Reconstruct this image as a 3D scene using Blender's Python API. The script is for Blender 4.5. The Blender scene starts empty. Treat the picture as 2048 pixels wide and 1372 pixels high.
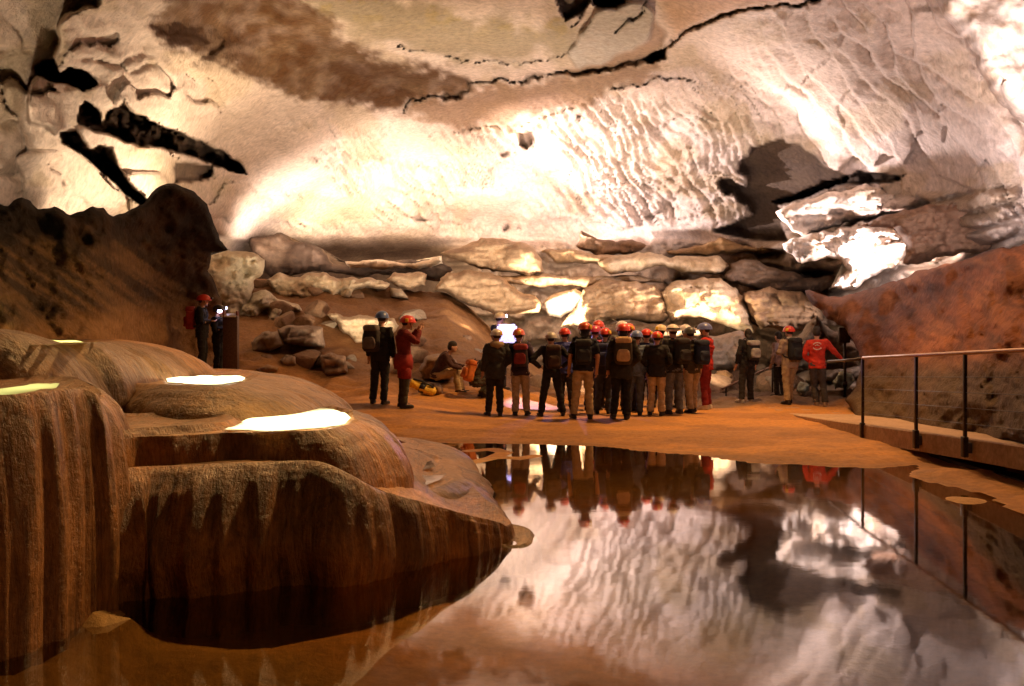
import bpy, bmesh, math, random
import numpy as np
from mathutils import Vector, Matrix
from mathutils.geometry import delaunay_2d_cdt
random.seed(7)
S = bpy.context.scene
COL = S.collection
F, HY, CZ = 1967.0, 660.0, 1.70          # focal length in photo pixels, horizon row, eye height above the pool

# ---------------------------------------------------------------- camera
cd = bpy.data.cameras.new("camera"); cam = bpy.data.objects.new("camera", cd); COL.objects.link(cam)
cam.location = (0, 0, CZ); cam.rotation_euler = (math.radians(90), 0, 0)
cd.sensor_width = 36; cd.lens = 36 * F / 2048; cd.shift_y = -(686 - HY) / 2048
cd.clip_start = 0.05; cd.clip_end = 500
S.camera = cam
# ---------------------------------------------------------------- world (deep underground: almost no light of its own)
W = bpy.data.worlds.new("World"); S.world = W; W.use_nodes = True
W.node_tree.nodes["Background"].inputs[0].default_value = (1.0, 0.62, 0.35, 1)
W.node_tree.nodes["Background"].inputs[1].default_value = 0.02
S.view_settings.view_transform = 'Standard'; S.view_settings.look = 'None'
S.view_settings.exposure = 0.35; S.view_settings.gamma = 1
S.cycles.use_denoising = True
S.cycles.max_bounces = 7; S.cycles.diffuse_bounces = 3; S.cycles.glossy_bounces = 3
S.cycles.transparent_max_bounces = 6
S.cycles.sample_clamp_indirect = 4
S.cycles.caustics_reflective = False; S.cycles.caustics_refractive = False

def P(px, py, d):
    return Vector(((px - 1024) / F * d, d, CZ - (py - HY) / F * d))
def at_z(px, py, z):
    return P(px, py, (CZ - z) * F / (py - HY))

# ---------------------------------------------------------------- the cave's floodlights, with added fill lamps
def aim(o, target):
    o.rotation_euler = (Vector(target) - o.location).to_track_quat('-Z', 'Y').to_euler()
def flood(px, py, d, tx, ty, td, power, colour=(1, .86, .74), cone=110, blend=.6, size=.12):
    l = bpy.data.lights.new("floodlight", 'SPOT'); l.energy = power; l.color = colour
    l.spot_size = math.radians(cone); l.spot_blend = blend; l.shadow_soft_size = size
    o = bpy.data.objects.new("floodlight", l); COL.objects.link(o)
    o.location = P(px, py, d); aim(o, P(tx, ty, td)); return o
WARM = (1, .53, .19); TUNG = (1, .76, .50); PINK = (1, .80, .75); AMBER = (1, .52, .17)
# behind the rock ledges, shining up the back wall
for px_, pw_, cl_ in ((560, 1100, TUNG), (660, 1700, TUNG), (780, 1900, TUNG), (920, 2000, TUNG), (1060, 2000, PINK), (1190, 1300, PINK)):
    flood(px_, 505, 42, px_+20, 350, 49, pw_*.8, cl_, 165, 1.0, 1.6)
for px_, pw_ in ((520, 500), (640, 900), (760, 1000), (900, 1000)):
    flood(px_, 500, 39, px_, 260, 44, pw_, (1, .80, .66), 165, 1.0, 1.2)  # added fill in open air, softening the upper edge of the glow
# added raking lamps, bringing out relief on the scalloped wall
flood(820, 470, 39.5, 1350, 270, 41, 9000, PINK, 80, .8, .15)
flood(1420, 470, 34, 1880, 140, 24, 5200, PINK, 80, .8, .15)
flood(760, 745, 21.5, 740, 130, 36, 4800, TUNG, 74, 1.0, .2)  # this and the next two are added to brighten the upper wall
flood(1010, 735, 23, 960, 170, 38, 3500, (1, .84, .72), 74, 1.0, .2)
flood(1330, 735, 23, 1330, 150, 36, 1800, PINK, 74, 1.0, .2)
# behind the visitors, lighting the vault
flood(1130, 690, 27, 1000, 60, 30, 1700, TUNG, 150, .8, .3)  # extra fill lamp added for the vault
flood(1150, 500, 39, 1250, 100, 36, 700, PINK, 150, .8, .3)
# right hand slot, above the crest of the clay bank
flood(1790, 545, 26.5, 1700, 470, 33, 1700, PINK, 120, .4)
flood(1900, 470, 18, 1850, 150, 24, 500, PINK, 140, .7)
# lit rock behind the guide, and the dome shaped ledge
flood(1112, 652, 33.2, 1128, 602, 37, 2600, TUNG, 84, .5)
flood(1180, 745, 22.5, 1180, 580, 36, 1700, (1, .68, .40), 62, .9)  # warm fill added to brighten the ledges
flood(1385, 690, 31.5, 1410, 600, 35, 900, TUNG, 130, .6)
flood(1436, 735, 25.5, 1445, 745, 27, 30, TUNG, 130, .6)
# left hand formations
flood(500, 730, 27.5, 500, 600, 31, 500, TUNG, 130, .6)
flood(520, 540, 24.5, 280, 200, 24, 1900, TUNG, 140, .7)
flood(40, 420, 15.6, 60, 150, 19, 1300, TUNG, 140, .7)
flood(620, 640, 33, 640, 570, 35, 250, TUNG, 140, .7)
flood(940, 640, 31, 960, 560, 37, 60, TUNG, 140, .7)
# right hand upper corner
flood(2080, 330, 11.5, 2000, 100, 14.5, 900, PINK, 120, .5)
# warm lights over the path, flowstone and pool
def lamp(loc, tgt, power, colour, cone, blend=.7, size=.2):
    l = bpy.data.lights.new("warm_light", 'SPOT'); l.energy = power; l.color = colour
    l.spot_size = math.radians(cone); l.spot_blend = blend; l.shadow_soft_size = size
    o = bpy.data.objects.new("warm_light", l); COL.objects.link(o); o.location = loc; aim(o, tgt); return o
lamp((4.5, 19, 8.5), (1.0, 16, 0), 3000, WARM, 110)
lamp((-3.2, 13.5, 6.5), (-1.8, 8.5, .5), 1200, (1, .52, .17), 85)
lamp((1.0, 10.4, 6.0), (-1.5, 4.9, 0), 1500, (1, .6, .22), 50)  # added in open air above the pool to light its bed
lamp((5.2, 2.6, 2.6), (-2.2, 6.8, .5), 230, (1, .50, .17), 70)
lamp((5.5, 6, 6.5), (6.5, 16, 1), 560, (1, .5, .27), 100)
# ---------------------------------------------------------------- noise
def _h(i, j, k, s):
    n = (i * 73856093) ^ (j * 19349663) ^ (k * 83492791) ^ (s * 2654435761)
    n = (n ^ (n >> 13)) * 1274126177 & 0xffffffff
    n = (n ^ (n >> 16)) * 668265263 & 0xffffffff
    return ((n ^ (n >> 15)) & 0xffffff) / 0xffffff
def vnoise(x, y, z=0.0, s=1):
    x, y, z = np.broadcast_arrays(np.asarray(x, float), np.asarray(y, float), np.asarray(z, float))
    i, j, k = np.floor(x).astype(np.int64), np.floor(y).astype(np.int64), np.floor(z).astype(np.int64)
    f, g, h = x - i, y - j, z - k
    f, g, h = f*f*f*(f*(f*6-15)+10), g*g*g*(g*(g*6-15)+10), h*h*h*(h*(h*6-15)+10)
    r = 0
    for a in (0, 1):
        for b in (0, 1):
            for c in (0, 1):
                r = r + _h(i+a, j+b, k+c, s) * (f if a else 1-f) * (g if b else 1-g) * (h if c else 1-h)
    return r * 2 - 1
def fbm(x, y, z=0.0, o=4, s=1, gain=.5):
    t, a = 0, 1.0
    for q in range(o):
        t = t + a * vnoise(x * 2**q + 17.3*q, y * 2**q - 9.1*q, np.asarray(z) * 2**q, s + q); a *= gain
    return t
def worley(u, v, s=1):
    u, v = np.asarray(u, float), np.asarray(v, float)
    i, j = np.floor(u).astype(np.int64), np.floor(v).astype(np.int64)
    f1 = np.full(u.shape, 9.0); f2 = np.full(u.shape, 9.0); idn = np.zeros(u.shape)
    for a in (-1, 0, 1):
        for b in (-1, 0, 1):
            qx = i + a + .12 + .76*_h(i+a, j+b, 0, s); qy = j + b + .12 + .76*_h(i+a, j+b, 1, s)
            d = np.hypot(u - qx, v - qy); n = d < f1
            f2 = np.where(n, f1, np.minimum(f2, d)); idn = np.where(n, _h(i+a, j+b, 2, s), idn); f1 = np.where(n, d, f1)
    return f1, f2, idn
def sst(a, b, x):
    t = np.clip((x - a) / (b - a), 0, 1); return t*t*(3-2*t)
def wramp(u, v, s=1):
    """cells that each rise along u and drop sharply into the next, like scallops"""
    u, v = np.asarray(u, float), np.asarray(v, float)
    i, j = np.floor(u).astype(np.int64), np.floor(v).astype(np.int64)
    f1 = np.full(u.shape, 9.0); du = np.zeros(u.shape); dv = np.zeros(u.shape)
    for a in (-1, 0, 1):
        for b in (-1, 0, 1):
            qx = i + a + .12 + .76*_h(i+a, j+b, 0, s); qy = j + b + .12 + .76*_h(i+a, j+b, 1, s)
            d = np.hypot(u - qx, v - qy); n = d < f1
            du = np.where(n, u-qx, du); dv = np.where(n, v-qy, dv); f1 = np.where(n, d, f1)
    return du, dv, f1
def segdist(x, y, pl, closed=False):
    d = np.full(np.shape(x), 1e9); n = len(pl)
    for q in range(n if closed else n-1):
        ax, ay = pl[q][:2]; bx, by = pl[(q+1) % n][:2]
        vx, vy = bx-ax, by-ay; L = vx*vx+vy*vy + 1e-12
        t = np.clip(((x-ax)*vx + (y-ay)*vy)/L, 0, 1)
        d = np.minimum(d, np.hypot(x-ax-t*vx, y-ay-t*vy))
    return d
def inside(x, y, pl):
    r = np.zeros(np.shape(x), bool); n = len(pl)
    for q in range(n):
        ax, ay = pl[q][:2]; bx, by = pl[(q+1) % n][:2]
        if ay == by: continue
        c = ((ay > y) != (by > y)) & (x < (bx-ax)*(y-ay)/(by-ay) + ax); r ^= c
    return r
def sdist(x, y, pl):
    d = segdist(x, y, pl, True); return np.where(inside(x, y, pl), d, -d)
def rough(pl, amp, step=14, seed=1, closed=True):
    """resample an outline every few units and give it a natural broken edge"""
    out = []; n = len(pl); s = 0
    for q in range(n if closed else n-1):
        a = np.array(pl[q], float); b = np.array(pl[(q+1) % n], float)
        L = np.hypot(*(b-a)[:2]); m = max(1, int(L/step))
        nn = np.array([-(b-a)[1], (b-a)[0]])/max(L, 1e-6)
        for k in range(m):
            p = a + (b-a)*k/m
            w = fbm(p[0]/45, p[1]/45, seed*3.7, 3, seed) + .5*fbm(p[0]/13, p[1]/13, seed*1.7, 2, seed+2)
            p = p.copy(); p[:2] = p[:2] + nn*amp*float(w); out.append(tuple(p))
    if not closed: out.append(tuple(pl[-1]))
    return out

# ---------------------------------------------------------------- objects
def tag(o, label=None, cat=None, group=None, kind=None):
    if label: o["label"] = label
    if cat: o["category"] = cat
    if group: o["group"] = group
    if kind: o["kind"] = kind
    return o
def mesh_np(name, V, Q, mat=None, parent=None, col=None, uv=None, smooth=True):
    me = bpy.data.meshes.new(name); V = np.asarray(V, float)
    me.from_pydata(V.tolist(), [], [list(map(int, q)) for q in Q])
    if col is not None:
        ca = me.color_attributes.new("Tint", 'FLOAT_COLOR', 'POINT')
        c = np.ones((len(V), 4)); c[:, :3] = col; ca.data.foreach_set("color", c.ravel())
    if uv is not None:
        ul = me.uv_layers.new(name="UVMap"); li = np.zeros(len(me.loops), int); me.loops.foreach_get("vertex_index", li)
        ul.data.foreach_set("uv", np.asarray(uv, float)[li].ravel())
    if smooth: me.polygons.foreach_set("use_smooth", [True]*len(me.polygons))
    me.update()
    if mat: me.materials.append(mat)
    o = bpy.data.objects.new(name, me); COL.objects.link(o)
    if parent: o.parent = parent
    return o
def empty(name, loc, rz=0):
    o = bpy.data.objects.new(name, None); COL.objects.link(o); o.location = loc; o.rotation_euler = (0, 0, rz)
    o.empty_display_size = .2; return o
class MB:
    """collects simple solids into one mesh"""
    def __init__(s): s.v, s.f = [], []
    def add(s, v, f):
        b = len(s.v); s.v += [tuple(x) for x in v]; s.f += [tuple(b+i for i in q) for q in f]
    def box(s, c, size, rot=None, bev=0):
        bm = bmesh.new(); bmesh.ops.create_cube(bm, size=1)
        for v in bm.verts: v.co = Vector((v.co.x*size[0], v.co.y*size[1], v.co.z*size[2]))
        if bev: bmesh.ops.bevel(bm, geom=bm.edges[:], offset=bev, segments=2, affect='EDGES', profile=.5)
        M = rot if rot else Matrix.Identity(3)
        bm.verts.index_update()
        s.add([M @ v.co + Vector(c) for v in bm.verts], [[v.index for v in f.verts] for f in bm.faces]); bm.free()
    def tube(s, pts, r, n=10, flat=None):
        pts = [Vector(p) for p in pts]; m = len(pts)
        rs = [r]*m if not hasattr(r, '__len__') else list(r)
        V = []; up = None
        for i, p in enumerate(pts):
            t = (pts[min(i+1, m-1)] - pts[max(i-1, 0)]).normalized()
            if up is None:
                up = Vector((0, 1, 0)) if abs(t.z) > .7 else Vector((0, 0, 1))
            a = t.cross(up).normalized(); b = a.cross(t).normalized(); up = b
            ri = rs[i] if hasattr(rs[i], '__len__') else (rs[i], rs[i])
            for k in range(n):
                w = 2*math.pi*k/n; V.append(p + a*math.cos(w)*ri[0] + b*math.sin(w)*ri[1])
        Fc = [(i*n+k, i*n+(k+1) % n, (i+1)*n+(k+1) % n, (i+1)*n+k) for i in range(m-1) for k in range(n)]
        V += [pts[0], pts[-1]]; e = len(V)
        for k in range(n):
            Fc.append((e-2, (k+1) % n, k)); Fc.append((e-1, (m-1)*n+k, (m-1)*n+(k+1) % n))
        s.add(V, Fc)
    def ball(s, c, r, n=12, m=8):
        r = r if hasattr(r, '__len__') else (r, r, r)
        V = [(c[0], c[1], c[2]-r[2])]
        for i in range(1, m):
            a = -math.pi/2 + math.pi*i/m
            for k in range(n):
                w = 2*math.pi*k/n; V.append((c[0]+r[0]*math.cos(a)*math.cos(w), c[1]+r[1]*math.cos(a)*math.sin(w), c[2]+r[2]*math.sin(a)))
        V.append((c[0], c[1], c[2]+r[2])); t = len(V)-1
        Fc = [(0, 1+(k+1) % n, 1+k) for k in range(n)]
        for i in range(m-2):
            for k in range(n):
                a = 1+i*n; Fc.append((a+k, a+(k+1) % n, a+n+(k+1) % n, a+n+k))
        a = 1+(m-2)*n
        Fc += [(a+k, a+(k+1) % n, t) for k in range(n)]
        s.add(V, Fc)
    def build(s, name, mat, parent=None, smooth=True):
        o = mesh_np(name, s.v, s.f, mat, parent, smooth=smooth)
        return o

# ---------------------------------------------------------------- materials
def nodes(name):
    m = bpy.data.materials.new(name); m.use_nodes = True; t = m.node_tree
    return m, t, t.nodes["Principled BSDF"]
def N(t, typ, **kw):
    n = t.nodes.new(typ)
    for k, v in kw.items():
        if k.startswith('i_'): n.inputs[k[2:].replace('_', ' ')].default_value = v
        else: setattr(n, k, v)
    return n
def rock_mat(name, base=None, rough_=.85, scale=1.0, var=.35, bump=.35, dist=.06, spec=.25, tint=(.32, .17, .07), fine=1.0, uvstreak=None, dark=None):
    """weathered rock: the mesh's own tint (clay, calcite, stains) broken up by several sizes of noise, with relief"""
    m, t, b = nodes(name); L = t.links
    geo = N(t, 'ShaderNodeNewGeometry'); pos = geo.outputs['Position']
    if base is None:
        ca = N(t, 'ShaderNodeVertexColor', layer_name="Tint"); c = ca.outputs[0]
    else:
        rgb = N(t, 'ShaderNodeRGB'); rgb.outputs[0].default_value = (*base, 1); c = rgb.outputs[0]
    n1 = N(t, 'ShaderNodeTexNoise', i_Scale=.55*scale, i_Detail=7.0, i_Roughness=.62); L.new(pos, n1.inputs['Vector'])
    n2 = N(t, 'ShaderNodeTexNoise', i_Scale=4.5*scale, i_Detail=6.0, i_Roughness=.7); L.new(pos, n2.inputs['Vector'])
    r1 = N(t, 'ShaderNodeValToRGB'); r1.color_ramp.elements[0].position = .46; r1.color_ramp.elements[1].position = .68
    L.new(n1.outputs[0], r1.inputs[0])
    mx = N(t, 'ShaderNodeMix', data_type='RGBA', blend_type='MIX'); mx.inputs[7].default_value = (*tint, 1)
    fm = N(t, 'ShaderNodeMath', operation='MULTIPLY'); fm.inputs[1].default_value = var; L.new(r1.outputs[0], fm.inputs[0])
    L.new(fm.outputs[0], mx.inputs[0]); L.new(c, mx.inputs[6])
    r2 = N(t, 'ShaderNodeMapRange'); r2.inputs[1].default_value = .3; r2.inputs[2].default_value = .7
    r2.inputs[3].default_value = .6; r2.inputs[4].default_value = 1.3; L.new(n2.outputs[0], r2.inputs[0])
    m2 = N(t, 'ShaderNodeMix', data_type='RGBA', blend_type='MULTIPLY'); m2.inputs[0].default_value = .8
    L.new(mx.outputs[2], m2.inputs[6]); L.new(r2.outputs[0], m2.inputs[7]); out = m2.outputs[2]
    hgt = N(t, 'ShaderNodeMath', operation='MULTIPLY_ADD'); hgt.inputs[1].default_value = .5*fine
    L.new(n2.outputs[0], hgt.inputs[0]); L.new(n1.outputs[0], hgt.inputs[2]); H = hgt.outputs[0]
    if uvstreak:
        uv = N(t, 'ShaderNodeUVMap'); mp = N(t, 'ShaderNodeMapping'); mp.inputs['Scale'].default_value = (uvstreak[0], uvstreak[1], 1)
        L.new(uv.outputs[0], mp.inputs[0])
        n3 = N(t, 'ShaderNodeTexNoise', i_Scale=1.0, i_Detail=8.0, i_Roughness=.72, i_Distortion=.6); L.new(mp.outputs[0], n3.inputs['Vector'])
        mp2 = N(t, 'ShaderNodeMapping'); mp2.inputs['Scale'].default_value = (uvstreak[0]*5, uvstreak[1]*4, 1); L.new(uv.outputs[0], mp2.inputs[0])
        n4 = N(t, 'ShaderNodeTexNoise', i_Scale=1.0, i_Detail=5.0, i_Roughness=.7, i_Distortion=.4); L.new(mp2.outputs[0], n4.inputs['Vector'])
        av = N(t, 'ShaderNodeMath', operation='MULTIPLY_ADD'); av.inputs[1].default_value = .55; L.new(n4.outputs[0], av.inputs[0])
        sc = N(t, 'ShaderNodeMath', operation='MULTIPLY'); sc.inputs[1].default_value = .45; L.new(n3.outputs[0], sc.inputs[0]); L.new(sc.outputs[0], av.inputs[2]); n3o = av.outputs[0]
        r3 = N(t, 'ShaderNodeValToRGB'); r3.color_ramp.elements[0].position = .36; r3.color_ramp.elements[1].position = .60
        r3.color_ramp.elements[0].color = (*(dark or (.25, .2, .16)), 1); r3.color_ramp.elements[1].color = (1, 1, 1, 1)
        L.new(n3o, r3.inputs[0])
        m3 = N(t, 'ShaderNodeMix', data_type='RGBA', blend_type='MULTIPLY'); m3.inputs[0].default_value = .85
        L.new(out, m3.inputs[6]); L.new(r3.outputs[0], m3.inputs[7]); out = m3.outputs[2]
        h3 = N(t, 'ShaderNodeMath', operation='MULTIPLY_ADD'); h3.inputs[1].default_value = 1.0
        L.new(n3o, h3.inputs[0]); L.new(H, h3.inputs[2]); H = h3.outputs[0]
    bp = N(t, 'ShaderNodeBump'); bp.inputs['Strength'].default_value = bump; bp.inputs['Distance'].default_value = dist
    L.new(H, bp.inputs['Height']); L.new(bp.outputs[0], b.inputs['Normal'])
    L.new(out, b.inputs['Base Color']); b.inputs['Roughness'].default_value = rough_; b.inputs['Specular IOR Level'].default_value = spec
    return m
def plain(name, c, rough_=.6, metal=0.0, var=.25, scale=30, spec=.4, bump=.0):
    m, t, b = nodes(name); L = t.links
    tc = N(t, 'ShaderNodeTexCoord'); n = N(t, 'ShaderNodeTexNoise', i_Scale=float(scale), i_Detail=4.0); L.new(tc.outputs['Object'], n.inputs['Vector'])
    r = N(t, 'ShaderNodeMapRange'); r.inputs[1].default_value = .3; r.inputs[2].default_value = .7; r.inputs[3].default_value = 1-var; r.inputs[4].default_value = 1+var
    L.new(n.outputs[0], r.inputs[0])
    x = N(t, 'ShaderNodeMix', data_type='RGBA', blend_type='MULTIPLY'); x.inputs[0].default_value = 1; x.inputs[6].default_value = (*c, 1)
    L.new(r.outputs[0], x.inputs[7]); L.new(x.outputs[2], b.inputs['Base Color'])
    if bump:
        bp = N(t, 'ShaderNodeBump'); bp.inputs['Strength'].default_value = bump; bp.inputs['Distance'].default_value = .01
        L.new(n.outputs[0], bp.inputs['Height']); L.new(bp.outputs[0], b.inputs['Normal'])
    b.inputs['Roughness'].default_value = rough_; b.inputs['Metallic'].default_value = metal; b.inputs['Specular IOR Level'].default_value = spec
    return m
def water_mat(name, tint=(1, 1, 1), ripple=.02, scale=2.5, rough_=.03, f0=.02, boost=1.0):
    m, t, b = nodes(name); L = t.links; t.nodes.remove(b)
    out = t.nodes["Material Output"]
    tr = N(t, 'ShaderNodeBsdfTransparent'); tr.inputs[0].default_value = (*tint, 1)
    gl = N(t, 'ShaderNodeBsdfGlossy'); gl.inputs['Roughness'].default_value = rough_
    fr = N(t, 'ShaderNodeFresnel'); fr.inputs[0].default_value = 1.33
    mu = N(t, 'ShaderNodeMath', operation='MULTIPLY', use_clamp=True); mu.inputs[1].default_value = boost; L.new(fr.outputs[0], mu.inputs[0])
    mx = N(t, 'ShaderNodeMixShader'); L.new(mu.outputs[0], mx.inputs[0]); L.new(tr.outputs[0], mx.inputs[1]); L.new(gl.outputs[0], mx.inputs[2])
    geo = N(t, 'ShaderNodeNewGeometry'); n = N(t, 'ShaderNodeTexNoise', i_Scale=float(scale), i_Detail=3.0); L.new(geo.outputs['Position'], n.inputs['Vector'])
    bp = N(t, 'ShaderNodeBump'); bp.inputs['Strength'].default_value = ripple; bp.inputs['Distance'].default_value = .05
    L.new(n.outputs[0], bp.inputs['Height']); L.new(bp.outputs[0], gl.inputs['Normal'])
    L.new(mx.outputs[0], out.inputs[0]); return m
# ---------------------------------------------------------------- cave shell: vault and far wall
LIME = np.array((.62, .50, .43)); PALE = np.array((.68, .60, .54)); CLAY = np.array((.16, .085, .045)); OCHRE = np.array((.36, .22, .10))
CTRL = [(-900,-500,9),(-900,0,10),(-900,400,12),(-500,-200,11),(-400,250,14),(-300,600,16),(0,-400,13),(0,-100,16),(0,150,19),(0,350,21),(0,600,24),
 (250,-100,20),(250,150,23),(250,400,26),(250,650,34),(500,-300,17),(500,0,27),(500,200,32),(500,400,43),(500,650,46),
 (800,-400,17),(800,-100,26),(800,100,32),(800,250,40),(800,400,50),(800,650,50),(1050,-400,17),(1050,-100,27),(1050,120,34),(1050,280,46),(1050,430,52),(1050,650,52),
 (1300,-300,19),(1300,0,28),(1300,200,38),(1300,350,44),(1300,500,47),(1300,700,46),(1550,-300,18),(1550,0,25),(1550,200,32),(1550,350,37),(1550,500,40),(1550,700,40),
 (1800,-300,16),(1800,0,21),(1800,200,26),(1800,400,31),(1800,650,34),(2048,-300,13),(2048,0,16),(2048,200,18.5),(2048,400,22),(2048,650,26),
 (2400,-200,11),(2400,300,14),(2500,650,16),(3000,0,9),(3000,500,10)]
CT = np.array(CTRL, float)
def base_depth(x, y):
    num = np.zeros(np.shape(x)); den = np.zeros(np.shape(x)) + 1e-12
    for cx, cy, cdv in CT:
        sg = 120 if -200 < cx < 2200 and cy > -150 else 230
        w = np.exp(-((x-cx)**2 + (y-cy)**2)/(2*sg*sg)) + 1e-5/(1 + ((x-cx)**2 + (y-cy)**2)/3e5)
        num += w*math.log(cdv); den += w
    return np.exp(num/den)
BROWN = [(305,45),(330,0),(345,-160),(560,-160),(590,0),(640,20),(700,82),(790,120),(880,142),(935,158),(942,180),(862,196),(812,204),(806,222),(740,212),(650,204),(600,197),(560,186),(520,165),(470,138),(400,112),(335,92)]
BROWN2 = [(812,204),(862,196),(940,178),(1044,162),(1150,152),(1210,140),(1300,118),(1320,140),(1280,168),(1220,180),(1170,210),(1080,228),(980,252),(930,262),(850,240)]
OLIVE = [(560,-160),(590,0),(700,60),(800,92),(881,112),(960,122),(1136,115),(1175,45),(1100,45),(1020,48),(960,40),(900,20),(820,0),(780,-160)]
SLAB = [(1135,116),(1175,45),(1205,20),(1262,4),(1300,6),(1314,40),(1296,75),(1262,98),(1215,118),(1165,135)]
RING = [(1314,40),(1330,60),(1325,90),(1300,112),(1250,132),(1180,146),(1110,152),(1150,138),(1215,120),(1265,100),(1298,77)]
TOPR = [(1320,-200),(1330,20),(1345,75),(1430,38),(1500,16),(1640,-5),(1700,-200)]
CR1 = [(808,222),(815,202),(864,195),(936,180),(940,163),(1044,160),(1057,152),(1105,147),(1202,140),(1259,130),(1312,108),(1330,95),(1356,70),(1426,40),(1496,18),(1640,0),(1700,-60)]
CR2 = [(1220,178),(1281,167),(1303,154),(1382,162)]
CR3 = [(798,92),(881,112),(934,121),(1040,121),(1136,112)]
CR4 = [(860,270),(900,262),(960,255),(1030,258),(1080,235),(1150,215)]
CR5 = [(1145,52),(1165,20),(1180,-40)]
CR6 = [(1235,60),(1300,10),(1310,-20)]
PITS = [  # recesses, some shaped as cast shadows (outline, how much deeper, roughness)
 ([(68,135),(85,118),(112,118),(118,145),(140,130),(165,140),(195,165),(165,182),(110,165),(75,150)], 4.0, 5),
 ([(155,245),(158,215),(170,204),(195,218),(205,250),(215,225),(235,212),(250,200),(262,220),(300,240),(350,262),(400,285),(440,300),(470,322),(494,346),(450,333),(400,325),(345,302),(290,290),(225,278)], 6.0, 6),  # shadow above a ledge shaped as a deep slot
 ([(118,262),(150,262),(178,296),(198,290),(222,298),(232,330),(260,360),(288,392),(312,420),(290,415),(250,385),(200,340),(150,300),(125,285)], 5.0, 5),
 ([(350,325),(430,330),(420,350),(380,365),(345,368)], 1.2, 4),
 ([(1436,366),(1444,358),(1462,357),(1470,366),(1494,374),(1496,352),(1478,344),(1482,318),(1498,314),(1502,294),(1524,290),(1540,282),(1566,276),(1574,286),(1600,288),(1612,300),(1634,312),(1650,334),(1692,352),(1660,376),(1600,398),(1556,412),(1574,432),(1562,446),(1576,482),(1500,478),(1420,462),(1470,446),(1506,430),(1492,410),(1478,405),(1466,386),(1450,390)], 2.1, 1.5),  # cast shadow and its tail on the wall, shaped as a recess
 ([(1545,404),(1600,388),(1655,362),(1700,352),(1692,366),(1640,385),(1580,402)], 5.0, 4),
 ([(1690,352),(1760,345),(1815,350),(1800,365),(1740,368),(1690,368)], 3.0, 5),
 ([(1288,120),(1310,104),(1334,94),(1332,118),(1302,127)], 2.5, 3),
 ([(1116,-20),(1186,-20),(1184,6),(1160,28),(1132,42),(1120,22)], 1.5, 4),
 ([(1186,-20),(1262,-20),(1250,8),(1205,18),(1186,6)], 4.0, 4),
 ([(1040,270),(1062,262),(1070,278),(1054,296),(1042,290)], .8, 5),
 ([(998,305),(1022,300),(1020,314),(1000,316)], .5, 4),
 ([(1154,232),(1166,213),(1166,232),(1160,242)], .6, 3),
 ([(814,437),(845,436),(868,440),(840,443)], .6, 2),
 ([(1006,460),(1018,446),(1020,456),(1010,465)], .6, 3),
 ([(1034,452),(1042,452),(1041,460),(1036,460)], .6, 2),
]
gx = np.concatenate([np.arange(-2600, -120, 60), np.arange(-120, 2170, 4.0), np.arange(2190, 4700, 60)])
gy = np.concatenate([np.arange(-3400, -100, 60), np.arange(-100, 770, 4.0), np.arange(774, 830, 12)])
GX, GY = np.meshgrid(gx, gy)
D = base_depth(GX, GY); D0 = D.copy()
cx_, cy_ = GX.copy(), GY.copy()
wob = 7*fbm(GX/40, GY/40, 0, 3, 5); wob2 = 7*fbm(GX/40, GY/40, 3.3, 3, 9)
XW, YW = GX + wob, GY + wob2
def soft(pl, w): return sst(-w, w, sdist(XW, YW, pl))
zb, zb2, zo, zs, zr, zt = sst(-14, 12, sdist(XW, YW, BROWN) + 10*fbm(GX/18, GY/13, 0, 4, 78)), sst(-12, 12, sdist(XW, YW, BROWN2) + 10*fbm(GX/16, GY/12, 5, 3, 79)), sst(-30, 30, sdist(XW, YW, OLIVE) + 22*fbm(GX/40, GY/24, 2, 4, 80)), soft(SLAB, 3), soft(RING, 5), soft(TOPR, 18)
# broad undulation of the rock
D *= 1 + .018*fbm(GX/260, GY/190, 0, 3, 21) + .006*fbm(GX/70, GY/50, 0, 3, 22)
D += zb*.25 + 1.1*sst(0, 75, sdist(XW, YW, BROWN)) - zb2*.15 - zo*.3 - zs*.9 + zr*.8
# left hand hanging mass, with a sharp left side
LUMP = [(200,-60),(190,5),(125,40),(100,130),(62,170),(50,210),(62,240),(120,270),(230,330),(300,420),(430,470),(490,490),(700,490),(700,-60)]
lump = sst(-3, 5, sdist(XW, YW, LUMP)) * sst(640, 300, GX); D -= 1.9*lump
# scallops: bowls left by running water, large at the right, small in the middle, drawn out down the wall
ang = math.radians(58)
sc_x = (GX*math.cos(ang) + GY*math.sin(ang)); sc_y = (-GX*math.sin(ang) + GY*math.cos(ang))
wx, wy = 22*fbm(GX/130, GY/130, 1.5, 2, 31), 22*fbm(GX/130, GY/130, 7.5, 2, 33)
def scal(su, sv, seed, gr=.25):
    du, dv, f1 = wramp((sc_x+wx)/su, (sc_y+wy)/sv, seed)
    return .9*dv + .55*du - gr*f1*f1
big = scal(120, 42, 3); mid = .8*scal(44, 21, 5) + .3*scal(27, 14, 6); sml = scal(34, 16, 8)
wb = sst(1420, 1640, GX) * sst(430, 360, GY) * sst(-1, 30, -sdist(XW, YW, TOPR))
wm = sst(980, 1200, GX) * (1-wb) * sst(120, 210, GY + (GX-1200)*.25) * sst(480, 420, GY)
ws = sst(480, 620, GX) * sst(1350, 1150, GX) * sst(215, 270, GY) * sst(480, 430, GY) * (1-wm) * sst(-.25, .45, fbm(GX/120, GY/70, 0, 2, 44) + .15)
D += -(big*1.3*wb + mid*.95*wm + sml*.6*ws) * D/38
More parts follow.
